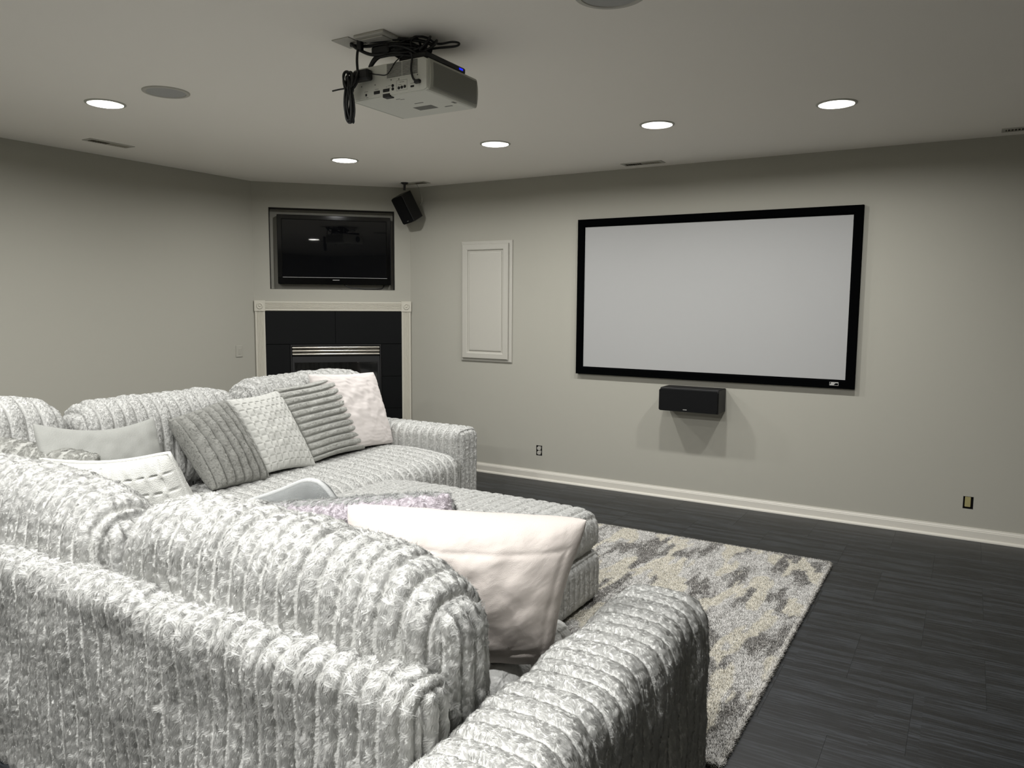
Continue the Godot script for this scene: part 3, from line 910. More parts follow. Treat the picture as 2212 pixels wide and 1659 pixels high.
func fluted(w: float, d: float) -> Array:
	var o := [Vector2(0, 0), Vector2(w, 0), Vector2(w, -d + 0.004), Vector2(w - 0.004, -d)]
	var k := 5
	var p := (w - 0.024) / k
	for i in k:
		var c := w - 0.012 - p * (i + 0.5)
		for e in [[0.42, 0.0], [0.3, 0.0045], [0.0, 0.006], [-0.3, 0.0045], [-0.42, 0.0]]:
			o.append(Vector2(c + e[0] * p, -d + e[1]))
	o.append_array([Vector2(0.004, -d), Vector2(0, -d + 0.004)])
	return o

func build_fireplace() -> void:
	var t := corner_thing("fireplace", "gas fireplace in the corner: fluted cream surround, black tiles, three steel louvres", "fireplace")
	var up := Basis(Vector3(1, 0, 0), Vector3(0, 0, -1), Vector3(0, 1, 0))
	for x in [0.004, 1.243]:
		var b := MB.new(); b.prism(fluted(0.082, 0.020), 0.0, 1.358)
		part("pilaster", b, M.mantel, t, Vector3(x, 0, 0), up)
	var hb := MB.new(); hb.prism(fluted(0.080, 0.020), 0.0, 1.156)
	part("header", hb, M.mantel, t, Vector3(1.2425, 1.362, 0), Basis(Vector3(0, 1, 0), Vector3(0, 0, -1), Vector3(-1, 0, 0)))
	for x in [0.0, 1.239]:
		var b := MB.new(); b.box(Vector3(0.045, 0.0, 0.0125), Vector3(0.09, 0.092, 0.025), 0.002)
		var cb := part("corner_block", b, M.mantel, t, Vector3(x, 1.404, 0))
		var ro := MB.new()
		ro.lathe([Vector2(0.0, 0.008), Vector2(0.006, 0.007), Vector2(0.010, 0.001), Vector2(0.015, 0.001), Vector2(0.019, 0.006), Vector2(0.024, 0.006), Vector2(0.029, 0.0)], Vector3(0.045, 0, 0.025), Basis(Vector3(1, 0, 0), PI / 2), 32)
		part("rosette", ro, M.mantel, cb)
	# black tiles
	var rects := [[0.088, 1.076, 0.667, 1.362], [0.669, 1.076, 1.243, 1.362]]
	for y in [[0.786, 1.074], [0.498, 0.784], [0.21, 0.496], [0.0, 0.208]]:
		rects.append([0.088, y[0], 0.285, y[1]])
		rects.append([1.063, y[0], 1.243, y[1]])
	rects.append([0.287, 0.0, 0.667, 0.208]); rects.append([0.669, 0.0, 1.061, 0.208])
	var gb := MB.new()
	gb.box(Vector3(0.666, 1.218, 0.003), Vector3(1.156, 0.29, 0.006)); gb.box(Vector3(0.187, 0.54, 0.003), Vector3(0.2, 1.08, 0.006)); gb.box(Vector3(1.152, 0.54, 0.003), Vector3(0.184, 1.08, 0.006)); gb.box(Vector3(0.674, 0.104, 0.003), Vector3(0.78, 0.21, 0.006))
	part("grout", gb, M.black_matt, t)
	for q in rects:
		var b := MB.new()
		b.box(Vector3((q[0] + q[2]) * 0.5, (q[1] + q[3]) * 0.5, 0.0055), Vector3(q[2] - q[0] - 0.0015, q[3] - q[1] - 0.0015, 0.011), 0.0012)
		part("tile", b, M.slate, t)
	# firebox front
	var f := MB.new()
	f.moulding(0.287, 0.251, 1.061, 1.072, [Vector2(0, -0.28), Vector2(0, 0.018), Vector2(0.004, 0.022), Vector2(0.010, 0.022), Vector2(0.012, 0.012), Vector2(0.012, -0.28)])
	f.box(Vector3(0.674, 0.952, -0.004), Vector3(0.75, 0.036, 0.02), 0.002)
	f.box(Vector3(0.674, 1.016, -0.03), Vector3(0.75, 0.1, 0.006))
	f.moulding(0.299, 0.262, 1.049, 0.936, [Vector2(0, -0.03), Vector2(0, 0.006), Vector2(0.02, 0.006), Vector2(0.024, -0.02)])
	part("firebox_frame", f, M.black, t)
	for y in [1.045, 1.0155, 0.987]:
		var s := MB.new()
		var pr := []
		for k in 11:
			var a := PI * (k / 10.0 - 0.5)
			pr.append(Vector2(sin(a) * 0.0125, 0.002 + 0.0075 * cos(a)))
		pr.append_array([Vector2(0.0125, -0.004), Vector2(-0.0125, -0.004)])
		# profile is (height, depth): run it along the wall
		for i in pr.size():
			var a: Vector2 = pr[i]; var b2: Vector2 = pr[(i + 1) % pr.size()]
			var m2 := (a + b2) * 0.5 - Vector2(0, -0.001)
			var na := Vector3(0, sin(PI * (minf(i, 10.0) / 10.0 - 0.5)), cos(PI * (minf(i, 10.0) / 10.0 - 0.5)))
			var nb := Vector3(0, sin(PI * (minf(i + 1, 10.0) / 10.0 - 0.5)), cos(PI * (minf(i + 1, 10.0) / 10.0 - 0.5)))
			if i >= 10:
				na = Vector3(0, m2.x, m2.y - 0.002).normalized(); nb = na
			var i0 := s.vert(Vector3(0.303, a.x, a.y), na); var i1 := s.vert(Vector3(1.046, a.x, a.y), na)
			var i2 := s.vert(Vector3(1.046, b2.x, b2.y), nb); var i3 := s.vert(Vector3(0.303, b2.x, b2.y), nb)
			s.tri_i(i0, i1, i2); s.tri_i(i0, i2, i3)
		part("louvre", s, M.steel, t, Vector3(0, y, 0.008))
	var g := MB.new()
	g.box(Vector3(0.674, 0.6, -0.012), Vector3(0.712, 0.64, 0.005))
	part("glass_door", g, M.glass, t)

func rounded_rect(x0: float, y0: float, x1: float, y1: float, r: float, seg := 6) -> Array:
	var o := []
	for c in [[x1 - r, y1 - r, 0.0], [x0 + r, y1 - r, PI / 2], [x0 + r, y0 + r, PI], [x1 - r, y0 + r, 1.5 * PI]]:
		for k in seg + 1:
			var a: float = c[2] + PI / 2 * k / seg
			o.append(Vector2(c[0] + r * cos(a), c[1] + r * sin(a)))
	return o

func build_television() -> void:
	var nb := MB.new()      # dark lining of the recess
	nb.moulding(0.1335, 1.5475, 1.1865, 2.2315, [Vector2(0, -0.002), Vector2(0.003, -0.002), Vector2(0.003, -0.139)])
	nb.box(Vector3(0.66, 1.8895, -0.137), Vector3(1.052, 0.683, 0.004))
	struct("trim_1", nb, M.niche, "dark lining of the wall recess around the television", Vector3(XL, 0, 0.939), Basis(Vector3.UP, PI / 4))
	var t := corner_thing("television", "black flat television set in the dark recess above the fireplace", "television")
	var b := MB.new()
	b.prism(rounded_rect(0.197, 1.592, 1.157, 2.180, 0.012), -0.115, -0.034)
	part("housing", b, M.black, t)
	b = MB.new()
	b.moulding(0.197, 1.592, 1.157, 2.180, [Vector2(0.001, -0.034), Vector2(0.004, -0.028), Vector2(0.036, -0.027), Vector2(0.041, -0.034)])
	b.box(Vector3(0.677, 1.622, -0.030), Vector3(0.952, 0.058, 0.007), 0.002)
	part("bezel", b, M.black_gloss, t)
	b = MB.new()
	b.box(Vector3(0.680, 1.8955, -0.034), Vector3(0.888, 0.497, 0.003))
	part("display_panel", b, M.tv_screen, t)
	b = MB.new()
	b.box(Vector3(0.680, 1.6505, -0.0275), Vector3(0.886, 0.004, 0.004), 0.001)
	part("silver_strip", b, M.silver, t)
	b = MB.new()
	b.box(Vector3(0.682, 1.630, -0.026), Vector3(0.058, 0.005, 0.002), 0.0006)
	part("maker_badge", b, M.silver, t)
	b = MB.new()
	b.tube(curve([Vector3(0.74, 1.60, -0.05), Vector3(0.80, 1.568, -0.03), Vector3(0.90, 1.556, -0.02), Vector3(1.02, 1.555, -0.025), Vector3(1.08, 1.562, -0.05), Vector3(1.10, 1.60, -0.08)]), 0.004)
	part("cord", b, M.cable, t)

# ---------------------------------------------------------------- screen wall
func build_projection_screen() -> void:
	var x0 := -2.6438; var x1 := -0.6292; var y0 := 0.8977; var y1 := 2.0826; var w := 0.058
	var t := thing("projection_screen", "large white projection screen in a wide black velvet frame on the wall", "screen", Vector3(0, 0, 0))
	var b := MB.new()
	b.moulding(x0, y0, x1, y1, [Vector2(0, 0.001), Vector2(0, 0.036), Vector2(0.003, 0.039), Vector2(w - 0.012, 0.039), Vector2(w, 0.030), Vector2(w, 0.020)])
	part("frame", b, M.velvet, t)
	b = MB.new()
	b.box(Vector3((x0 + x1) * 0.5, (y0 + y1) * 0.5, 0.022), Vector3(x1 - x0 - w * 2 + 0.012, y1 - y0 - w * 2 + 0.012, 0.004))
	part("screen_fabric", b, M.screen, t)
	# silver badge at the lower right: slanted strokes in an outlined plate
	b = MB.new()
	var bx := -0.7805; var by := 0.929; var bw := 0.055; var bh := 0.0225
	b.moulding(bx, by - bh * 0.5, bx + bw, by + bh * 0.5, [Vector2(0, 0), Vector2(0.0, 0.003), Vector2(0.0022, 0.003), Vector2(0.0022, 0)])
	var y := by - bh * 0.5
	b.prism([Vector2(bx + 0.002, y + 0.002), Vector2(bx + 0.027, y + 0.002), Vector2(bx + 0.031, y + 0.012), Vector2(bx + 0.028, y + 0.0205), Vector2(bx + 0.011, y + 0.0205), Vector2(bx + 0.006, y + 0.010)], 0.0, 0.002)
	b.prism([Vector2(bx + 0.020, y + 0.004), Vector2(bx + 0.026, y + 0.004), Vector2(bx + 0.037, y + 0.0155), Vector2(bx + 0.054, y + 0.0155), Vector2(bx + 0.054, y + 0.0215), Vector2(bx + 0.033, y + 0.0215)], 0.0, 0.0032)
	part("maker_badge", b, M.silver, t, Vector3(0, 0, 0.0395))

func build_center_speaker() -> void:
	var t := thing("center_speaker", "black centre speaker mounted on the wall under the projection screen", "speaker", Vector3(-1.683, 0.682, 0.0))
	var b := MB.new()
	b.box(Vector3(0, 0.084, 0.092), Vector3(0.424, 0.168, 0.180), 0.004)
	part("cabinet", b, M.black, t)
	b = MB.new()
	b.prism([Vector2(-0.205, 0.004), Vector2(0.198, 0.004), Vector2(0.208, 0.014), Vector2(0.208, 0.146), Vector2(0.198, 0.158), Vector2(-0.205, 0.158), Vector2(-0.213, 0.150), Vector2(-0.213, 0.012)], 0.180, 0.202)
	part("grille", b, M.black_matt, t)
	b = MB.new()
	b.box(Vector3(-0.02, 0.018, 0.203), Vector3(0.028, 0.005, 0.002), 0.0006)
	part("maker_badge", b, M.silver, t)
	b = MB.new()
	b.box(Vector3(0, 0.09, 0.001), Vector3(0.12, 0.08, 0.004))
	part("wall_bracket", b, M.black, t)

func build_wall_fittings() -> void:
	# raised-panel access door
	var t := thing("access_door", "small white raised-panel cabinet door set in the wall left of the screen", "cabinet door", Vector3(0, 0, 0))
	var b := MB.new()
	b.moulding(-3.747, 0.951, -3.244, 1.956, [Vector2(0, 0), Vector2(0.001, 0.012), Vector2(0.006, 0.015), Vector2(0.028, 0.015), Vector2(0.032, 0.010), Vector2(0.034, 0.0)])
	part("frame", b, M.white, t)
	b = MB.new()
	b.moulding(-3.727, 0.974, -3.274, 1.930, [Vector2(0, 0), Vector2(0.0, 0.028), Vector2(0.006, 0.033), Vector2(0.044, 0.033), Vector2(0.050, 0.029), Vector2(0.055, 0.019), Vector2(0.064, 0.018), Vector2(0.068, 0.025), Vector2(0.076, 0.027)])
	b.quad(Vector3(-3.651, 1.050, 0.027), Vector3(-3.350, 1.050, 0.027), Vector3(-3.350, 1.854, 0.027), Vector3(-3.651, 1.854, 0.027), Vector3(0, 0, 1))
	part("door", b, M.white, t)
	# bare socket without its cover plate
	t = thing("power_outlet", "bare double power socket in an open wall box, no cover plate", "outlet", Vector3(-2.9815, 0.242, 0))
	b = MB.new()
	b.moulding(-0.0265, -0.041, 0.0265, 0.041, [Vector2(0.0, -0.049), Vector2(0.0, -0.001), Vector2(0.002, -0.001), Vector2(0.002, -0.049)])
	b.box(Vector3(0, 0, -0.047), Vector3(0.052, 0.081, 0.002))
	part("wall_box", b, M.port, t)
	for s in [-1.0, 1.0]:
		b = MB.new()
		var o := []
		for k in 24:
			var a := TAU * k / 24.0
			o.append(Vector2(cos(a) * 0.0165 - 0.002, clampf(sin(a) * 0.0175, -0.0145, 0.0145) + s * 0.0185))
		b.prism(o, -0.04, 0.002)
		var f := part("socket_face", b, M.white, t)
		b = MB.new()
		b.box(Vector3(-0.0085, s * 0.0185 + 0.004, 0.002), Vector3(0.0022, 0.008, 0.001))
		b.box(Vector3(0.0045, s * 0.0185 + 0.004, 0.002), Vector3(0.0022, 0.008, 0.001))
		b.lathe([Vector2(0, 0.001), Vector2(0.0024, 0.001), Vector2(0.0024, -0.001)], Vector3(-0.002, s * 0.0185 - 0.006, 0.002), Basis(Vector3(1, 0, 0), PI / 2), 12)
		part("slot", b, M.port, f)
	b = MB.new()
	b.box(Vector3(-0.002, 0.0, -0.012), Vector3(0.026, 0.086, 0.003))
	part("yoke", b, M.silver, t)
	t = thing("wall_box", "open wall box with a tan block inside, near the right edge of the screen wall", "wall box", Vector3(0.051, 0.232, 0))
	b = MB.new()
	b.moulding(-0.027, -0.0385, 0.027, 0.0385, [Vector2(0.0, -0.049), Vector2(0.0, -0.001), Vector2(0.002, -0.001), Vector2(0.002, -0.049)])
	b.box(Vector3(0, 0, -0.047), Vector3(0.053, 0.076, 0.002))
	part("box_shell", b, M.port, t)
	b = MB.new()
	b.box(Vector3(-0.002, 0.005, -0.018), Vector3(0.032, 0.066, 0.034), 0.002)
	part("tan_insert", b, M.tan, t)
	# light switch on the left wall
	t = thing("light_switch", "white rocker light switch on the left wall beside the fireplace", "light switch", Vector3(XL, 1.026, 1.112), Basis(Vector3.UP, PI / 2))
	b = MB.new(); b.box(Vector3(0, 0, 0.0035), Vector3(0.066, 0.098, 0.007), 0.003)
	part("cover_plate", b, M.wall, t)
	b = MB.new(); b.box(Vector3(0, 0, 0.008), Vector3(0.026, 0.05, 0.005), 0.0015)
	part("rocker", b, M.wall, t, Vector3.ZERO, Basis(Vector3(1, 0, 0), 0.06))

# ---------------------------------------------------------------- ceiling fittings
func ceiling_speaker(x: float, z: float, r: float, label: String) -> void:
	var t := thing("ceiling_speaker", label, "ceiling speaker", Vector3(x, CEIL, z), Basis.IDENTITY, "round in-ceiling speakers")
	var b := MB.new()
	b.lathe([Vector2(r, 0.0), Vector2(r - 0.001, -0.004), Vector2(r - 0.005, -0.006), Vector2(r * 0.84, -0.006), Vector2(r * 0.82, -0.003)], Vector3.ZERO, Basis.IDENTITY, 48)
	part("ring", b, M.white, t)
	b = MB.new()
	b.lathe([Vector2(0, -0.0045), Vector2(r * 0.6, -0.0043), Vector2(r * 0.825, -0.003)], Vector3.ZERO, Basis.IDENTITY, 48)
	part("grille", b, M.grille, t)

func vent(at: Vector3, along_z: bool, l: float, w: float, flip: bool, label: String) -> void:
	var t := thing("ceiling_vent", label, "vent", at, Basis(Vector3.UP, PI / 2) if along_z else Basis.IDENTITY, "slotted ceiling vents")
	var b := MB.new()
	var bas := Basis(Vector3(1, 0, 0), PI / 2)
	b.moulding(-l * 0.5 - 0.02, -w * 0.5 - 0.02, l * 0.5 + 0.02, w * 0.5 + 0.02, [Vector2(0, 0), Vector2(0.0, 0.003), Vector2(0.004, 0.005), Vector2(0.02, 0.005), Vector2(0.02, 0.0)])
	b.box(Vector3(0, 0, 0.002), Vector3(0.006, w, 0.006))
	part("frame", b, M.white, t, Vector3.ZERO, bas)
	b = MB.new()
	b.box(Vector3(0, 0, 0.0006), Vector3(l, w, 0.001))
	part("duct", b, M.vent_dark, t, Vector3.ZERO, bas)
	var n := 16
	for i in n:
		b = MB.new()
		b.box(Vector3.ZERO, Vector3(0.0075, w, 0.0009))
		var tilt := 0.75 if (i < n / 2) != flip else -0.75
		part("slat", b, M.vent, t, Vector3(-l * 0.5 + l * (i + 0.5) / n, -0.0045, 0), bas * Basis(Vector3(0, 1, 0), tilt))

func build_ceiling_fittings() -> void:
	ceiling_speaker(-3.392, 3.03, 0.108, "round grey in-ceiling speaker beside the left downlight")
	ceiling_speaker(-1.068, 3.06, 0.118, "round grey in-ceiling speaker right of the projector, cut by the top edge")
	vent(Vector3(-4.80, CEIL, 2.445), true, 0.255, 0.055, false, "slotted ceiling vent along the left wall")
	vent(Vector3(-2.075, CEIL, 0.172), false, 0.262, 0.060, true, "slotted ceiling vent above the projection screen")
	vent(Vector3(-4.085, CEIL, 0.205), false, 0.21, 0.060, false, "slotted ceiling vent beside the small corner speaker")
	vent(Vector3(0.235, CEIL, 0.172), false, 0.262, 0.060, true, "slotted ceiling vent at the right edge of the frame")
	# small corner speaker, hung from the ceiling and tilted down
	var cr := Vector3(0.8594, 0.0073, -0.51126); var cu := Vector3(-0.05967, 0.99452, -0.0861); var cb := Vector3(0.50783, 0.1045, 0.8551)
	var a := cr * 0.097 - cu * 0.2 - cb * 0.085
	var w := cr * 0.095 + cu * 0.008 + cb * 0.0895
	var d := cr * 0.075 + cu * 0.073 - cb * 0.086
	var bx := w.normalized(); var by := -(a - bx * a.dot(bx)).normalized(); var bz := bx.cross(by)
	var ftr := Vector3(-4.178, 2.327, 0.289)
	var c := ftr + a * 0.5 + d * 0.5 - w * 0.5
	var t := thing("corner_speaker", "small black speaker hung from the ceiling corner and tilted into the room", "speaker", c, Basis(bx, by, bz))
	var b := MB.new()
	b.box(Vector3(0, 0, -0.008), Vector3(0.131, 0.238, 0.119), 0.004)
	part("cabinet", b, M.black, t)
	b = MB.new()
	b.prism(rounded_rect(-0.0635, -0.117, 0.0635, 0.117, 0.016), 0.0515, 0.066)
	part("grille", b, M.black_matt, t)
	b = MB.new()
	b.box(Vector3(0.01, -0.098, 0.0665), Vector3(0.02, 0.004, 0.001))
	part("maker_badge", b, M.proj_grey, t)
	var inv := Transform3D(Basis(bx, by, bz), c).affine_inverse()
	b = MB.new()
	b.tube([inv * Vector3(-4.150, 2.436, 0.262), inv * Vector3(-4.152, 2.415, 0.262), inv * Vector3(-4.160, 2.38, 0.255)], 0.010, 10)
	b.lathe([Vector2(0.0, -0.012), Vector2(0.022, -0.012), Vector2(0.034, -0.002), Vector2(0.034, 0.0)], inv * Vector3(-4.150, CEIL, 0.262), Basis(bx, by, bz).inverse(), 20)
	part("ceiling_bracket", b, M.black, t)
	b = MB.new()
	var pts := curve([Vector3(-4.060, CEIL, 0.235), Vector3(-4.040, 2.40, 0.22), Vector3(-4.035, 2.34, 0.19), Vector3(-4.05, 2.29, 0.16), Vector3(-4.085, 2.265, 0.14)])
	for i in pts.size(): pts[i] = inv * pts[i]
	b.tube(pts, 0.0018, 6)
	part("wire", b, M.proj_grey, t)

# ---------------------------------------------------------------- projector and its cables
func build_projector() -> void:
	var px := -1.945; var zr := 3.125; var y0 := 2.217
	var t := thing("projector", "white video projector hung upside down from the ceiling, connector side showing", "projector", Vector3(px, y0, zr))
	# body: x -0.195..0.195, y 0..0.118, z 0 (rear) .. -0.32
	var b := MB.new()
	var o := []
	for q in [[-0.172, 0.0], [0.172, 0.0], [0.186, 0.006], [0.186, 0.108], [0.165, 0.12], [-0.165, 0.12], [-0.186, 0.104], [-0.186, 0.006]]:
		o.append(Vector2(q[0], q[1]))
	b.prism(o, -0.318, -0.006)
	var o2 := []
	for q in o: o2.append(Vector2(q.x * 0.985, 0.06 + (q.y - 0.06) * 0.95))
	b.prism(o2, -0.324, 0.0)
	part("body", b, M.proj, t)
	for s in [1.0, -1.0]:
		b = MB.new()
		var sp := []
		for k in 9:
			var a := PI * (k / 8.0 - 0.5)
			sp.append(Vector2(s * (0.186 + 0.010 * cos(a)), 0.058 + 0.056 * sin(a)))
		sp.append_array([Vector2(s * 0.178, 0.114), Vector2(s * 0.178, 0.002)])
		b.prism(sp, -0.322, -0.010)
		var sd := part("side_cover", b, M.proj_trim, t)
		b = MB.new()
		b.box(Vector3(s * 0.1955, 0.058, -0.170), Vector3(0.003, 0.088, 0.285), 0.001)
		part("side_panel", b, M.proj_grey, sd)
	# intake slots
	for i in 11:
		b = MB.new()
		var y := 0.066 + i * 0.0047
		for k in 2:
			b.box(Vector3(0.033 + k * 0.074, y, 0.0), Vector3(0.071, 0.0018, 0.002))
		part("air_slot", b, M.port, t)
	# connector field
	b = MB.new()
	b.box(Vector3(-0.005, 0.033, 0.0), Vector3(0.31, 0.052, 0.0016), 0.0004)
	var field := part("connector_panel", b, M.proj, t)
	for c in [[-0.105, 0.016, 0.009, 0.009], [-0.052, 0.019, 0.030, 0.012], [-0.006, 0.021, 0.032, 0.012], [0.118, 0.020, 0.017, 0.007]]:
		b = MB.new()
		b.box(Vector3(c[0], c[1], 0.001), Vector3(c[2], c[3], 0.004), 0.0018)
		part("port", b, M.port, field)
	for c in [[0.026, 0.034], [0.026, 0.022], [0.055, 0.022], [0.069, 0.023], [0.083, 0.024]]:
		b = MB.new()
		b.lathe([Vector2(0.0015, 0.005), Vector2(0.003, 0.005), Vector2(0.0035, 0.003), Vector2(0.0052, 0.003), Vector2(0.0058, 0.0)], Vector3(c[0], c[1], 0.0), Basis(Vector3(1, 0, 0), PI / 2), 16)
		part("jack", b, M.port, field)
	b = MB.new()
	b.moulding(0.044, 0.012, 0.094, 0.049, [Vector2(0, 0.0006), Vector2(0, 0.0012), Vector2(0.0008, 0.0012), Vector2(0.0008, 0.0006)])
	for c in [[-0.105, 0.028, 0.018], [-0.052, 0.031, 0.018], [-0.004, 0.033, 0.006], [0.010, 0.036, 0.012], [0.010, 0.027, 0.010], [0.069, 0.042, 0.022], [0.060, 0.033, 0.016], [0.118, 0.031, 0.018], [-0.10, 0.006, 0.01]]:
		b.box(Vector3(c[0], c[1], 0.0010), Vector3(c[2], 0.0014, 0.0006))
	part("printed_captions", b, M.print, field).set_meta("kind", "stuff")
	for c in [[-0.128, 0.05], [-0.06, 0.048], [0.018, 0.056], [0.055, 0.054], [0.142, 0.058]]:
		b = MB.new()
		b.lathe([Vector2(0, 0.002), Vector2(0.0025, 0.0018), Vector2(0.0032, 0.0)], Vector3(c[0], c[1], 0), Basis(Vector3(1, 0, 0), PI / 2), 12)
		part("screw", b, M.proj_grey, field)
	# notch and feet on the face turned to the floor
	b = MB.new()
	b.box(Vector3(-0.006, 0.003, -0.012), Vector3(0.036, 0.014, 0.028), 0.002)
	part("lock_notch", b, M.port, t)
	b = MB.new()
	for c in [[0.005, -0.055, 0.02, 0.004], [0.018, -0.066, 0.02, 0.004], [0.04, -0.14, 0.042, 0.006], [0.115, -0.235, 0.036, 0.008], [0.165, -0.20, 0.012, 0.026], [0.045, -0.205, 0.03, 0.010]]:
		b.box(Vector3(c[0], 0.0, c[1]), Vector3(c[2], 0.0016, c[3]), 0.0004)
	b.box(Vector3(0.02, 0.0, -0.21), Vector3(0.09, 0.001, 0.05))
	part("base_markings", b, M.print, t).set_meta("kind", "stuff")
	b = MB.new()
	b.lathe([Vector2(0.0, 0.012), Vector2(0.028, 0.012), Vector2(0.034, 0.0), Vector2(0.034, -0.03)], Vector3(0.12, 0.128, -0.25), Basis.IDENTITY, 24)
	part("focus_dial", b, M.proj_grey, t)
	b = MB.new()
	b.lathe([Vector2(0.0, 0.004), Vector2(0.028, 0.006), Vector2(0.036, 0.014), Vector2(0.04, 0.0)], Vector3(0.08, 0.062, -0.322), Basis(Vector3(1, 0, 0), -PI / 2), 28)
	part("lens", b, M.glass, t)
	b = MB.new()
	b.tube([Vector3(-0.02, 0.12, -0.13), Vector3(-0.02, 0.223, -0.13)], 0.022, 16)
	b.lathe([Vector2(0.05, 0.0), Vector2(0.05, -0.006), Vector2(0.02, -0.016)], Vector3(-0.02, 0.223, -0.13), Basis.IDENTITY, 24)
	part("ceiling_mount", b, M.black, t)
	# white cover plates on the ceiling
	t = thing("cover_plate", "white square cover plate on the ceiling behind the projector, cables tucked in", "cover plate", Vector3(-2.02, CEIL, 3.11))
	b = MB.new()
	b.box(Vector3(0.03, -0.006, 0.01), Vector3(0.145, 0.012, 0.125), 0.003)
	b.box(Vector3(0.03, -0.014, 0.01), Vector3(0.105, 0.006, 0.085), 0.002)
	part("plate", b, M.white, t)
	t = thing("cover_plate", "low white plate on the ceiling left of the square cover plate", "cover plate", Vector3(-2.13, CEIL, 3.13))
	b = MB.new()
	b.box(Vector3(0.0, -0.002, 0.0), Vector3(0.085, 0.004, 0.105), 0.0015)
	part("plate", b, M.white, t)
	# streaming box with a blue light lying on the projector
	t = thing("media_box", "small black box with a blue light lying on top of the projector", "media box", Vector3(-1.845, 2.341, 2.965))
	b = MB.new(); b.box(Vector3(0, 0.014, 0), Vector3(0.12, 0.026, 0.26), 0.006)
	part("case", b, M.black, t)
	b = MB.new(); b.box(Vector3(0.0605, 0.015, -0.095), Vector3(0.002, 0.007, 0.026), 0.001)
	part("status_light", b, M.led, t)
	# power brick at the projector's back
	t = thing("power_adapter", "black power adapter hanging at the projector's rear corner", "power adapter", Vector3(-2.045, 2.298, 3.15))
	b = MB.new(); b.box(Vector3(0, 0.0, 0), Vector3(0.075, 0.038, 0.036), 0.006)
	part("case", b, M.black, t)
	b = MB.new()
	b.tube(curve([Vector3(-0.025, 0.018, 0.0), Vector3(-0.028, 0.06, 0.0), Vector3(-0.027, 0.10, -0.005), Vector3(-0.02, 0.128, -0.02)]), 0.005)
	b.box(Vector3(-0.022, 0.118, -0.012), Vector3(0.022, 0.04, 0.02), 0.003)
	part("lead", b, M.cable, t)
	b = MB.new()
	b.tube(curve([Vector3(0.036, 0.004, 0.0), Vector3(0.075, -0.006, 0.0), Vector3(0.11, -0.006, -0.012), Vector3(0.145, 0.035, -0.018), Vector3(0.175, 0.058, -0.03)]), 0.0022)
	part("thin_lead", b, M.cable, t)
	t = thing("power_adapter", "black plug adapter pushed up under the square ceiling plate", "power adapter", Vector3(-1.985, 2.392, 3.10))
	b = MB.new(); b.box(Vector3(0, 0.0, 0), Vector3(0.085, 0.034, 0.05), 0.007)
	part("case", b, M.black, t)
	b = MB.new()
	b.tube(curve([Vector3(0.04, 0.0, 0.0), Vector3(0.08, -0.005, 0.0), Vector3(0.12, 0.0, -0.02), Vector3(0.17, -0.02, -0.05)]), 0.005)
	part("lead", b, M.cable, t)
	# coiled spare cable hanging from the rear left corner
	t = thing("coiled_cable", "hank of spare black cable tied in a bundle and hanging beside the projector", "cable", Vector3(-2.085, 2.255, 3.175))
	var g := RandomNumberGenerator.new(); g.seed = 5
	for k in 9:
		b = MB.new()
		var pts := []
		var top := 0.052 + g.randf_range(-0.012, 0.022); var bot := -0.105 - g.randf_range(0.0, 0.022)
		var wt := g.randf_range(0.012, 0.034); var wb := g.randf_range(0.008, 0.030)
		var dz := g.randf_range(-0.012, 0.012); var dx := g.randf_range(-0.006, 0.006)
		for i in 40:
			var a := TAU * i / 40.0
			var yy := sin(a)
			var wid: float = (wt if yy > 0 else wb) * (0.28 + 0.72 * pow(absf(yy), 0.8))
			pts.append(Vector3(cos(a) * wid + dx - 0.012 * maxf(yy, 0.0) * (1.0 if k % 2 else -1.0), (top if yy > 0 else -bot) * yy - 0.01, dz + 0.006 * sin(a * 2.0 + k)))
		b.tube(pts, 0.0042, 7, true)
		part("loop", b, M.cable, t)
	b = MB.new()
	b.tube(curve([Vector3(-0.01, -0.005, 0.012), Vector3(-0.045, -0.006, 0.016), Vector3(-0.075, -0.008, 0.018)]), 0.0032)
	b.tube([Vector3(-0.013, -0.01, 0), Vector3(0, -0.01, 0.014), Vector3(0.013, -0.01, 0), Vector3(0, -0.01, -0.014)], 0.005, 6, true)
	part("cable_tie", b, M.cable, t)
	b = MB.new()
	b.tube(curve([Vector3(0.02, 0.0, 0.008), Vector3(0.032, 0.028, 0.004), Vector3(0.034, 0.05, -0.006), Vector3(0.028, 0.062, -0.012)]), 0.0045)
	part("free_end", b, M.cable, t)
	# loose cables on top of the projector
	t = thing("cable_tangle", "tangle of black cables heaped between the projector and the ceiling", "cable", Vector3(-1.95, 2.345, 3.06))
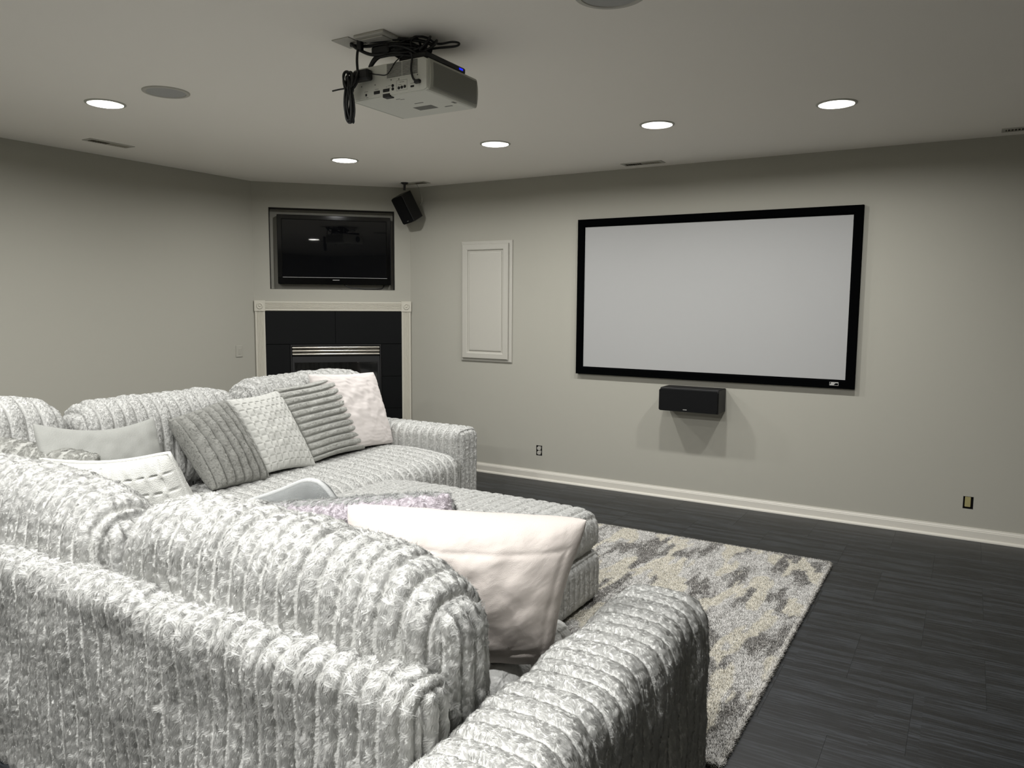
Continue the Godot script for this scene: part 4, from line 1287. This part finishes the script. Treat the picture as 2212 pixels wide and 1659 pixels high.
	var runs := [
		[[-0.17, 0.088, 0.07], [-0.13, 0.06, 0.075], [-0.06, 0.03, 0.07], [0.02, 0.035, 0.04], [0.09, 0.05, 0.0]],
		[[-0.18, 0.086, 0.06], [-0.10, 0.07, 0.06], [-0.01, 0.07, 0.04], [0.07, 0.065, 0.0], [0.12, 0.05, -0.06]],
		[[-0.12, 0.09, 0.06], [-0.05, 0.08, 0.06], [0.03, 0.085, 0.03], [0.10, 0.08, -0.02], [0.15, 0.06, -0.03]],
		[[-0.10, -0.004, 0.045], [-0.07, 0.028, 0.045], [-0.01, 0.042, 0.045], [0.05, 0.05, 0.03], [0.09, 0.04, -0.02]],
		[[-0.09, -0.004, 0.05], [-0.055, 0.022, 0.05], [0.0, 0.034, 0.045], [0.06, 0.040, 0.02], [0.10, 0.03, -0.06]],
		[[-0.02, 0.05, 0.04], [0.04, 0.078, 0.02], [0.09, 0.086, -0.01], [0.07, 0.05, -0.05], [0.01, 0.03, -0.03], [-0.02, 0.05, 0.02]],
		[[0.02, 0.03, 0.05], [0.08, 0.03, 0.03], [0.12, 0.05, 0.0], [0.10, 0.07, -0.04], [0.04, 0.06, -0.03]],
		[[0.13, 0.03, 0.03], [0.16, 0.06, 0.02], [0.15, 0.085, -0.01], [0.12, 0.07, -0.03], [0.11, 0.03, -0.02]],
		[[0.12, 0.02, 0.02], [0.17, 0.045, 0.0], [0.165, 0.075, -0.03], [0.13, 0.06, -0.04]],
		[[-0.05, 0.02, 0.06], [0.01, 0.02, 0.06], [0.06, 0.015, 0.055], [0.10, 0.01, 0.03]],
		[[-0.04, 0.045, 0.05], [0.02, 0.055, 0.055], [0.08, 0.04, 0.045], [0.12, 0.015, 0.02]],
	]
	for q in runs:
		var pts := []
		for e in q: pts.append(Vector3(e[0], e[1], e[2]))
		b = MB.new()
		b.tube(curve(pts), 0.0062 if runs.find(q) < 5 else 0.0048, 8)
		part("cable", b, M.cable, t)
	b = MB.new()     # big loop that stands up at the right
	b.tube(curve([Vector3(0.075, 0.04, 0.0), Vector3(0.07, 0.075, 0.005), Vector3(0.09, 0.092, 0.0), Vector3(0.125, 0.088, -0.02), Vector3(0.155, 0.07, -0.05), Vector3(0.20, 0.078, -0.08), Vector3(0.225, 0.072, -0.09), Vector3(0.215, 0.06, -0.08), Vector3(0.15, 0.055, -0.05), Vector3(0.10, 0.045, -0.02)], 10), 0.0042)
	part("cable", b, M.cable, t)
	b = MB.new()     # signal lead that drops to the connector panel
	b.tube(curve([Vector3(0.10, 0.02, 0.05), Vector3(0.128, -0.005, 0.072), Vector3(0.126, -0.05, 0.076), Vector3(0.133, -0.082, 0.074), Vector3(0.145, -0.094, 0.07)]), 0.004)
	b.box(Vector3(0.15, -0.095, 0.07), Vector3(0.026, 0.014, 0.014), 0.003)
	part("signal_lead", b, M.cable, t)
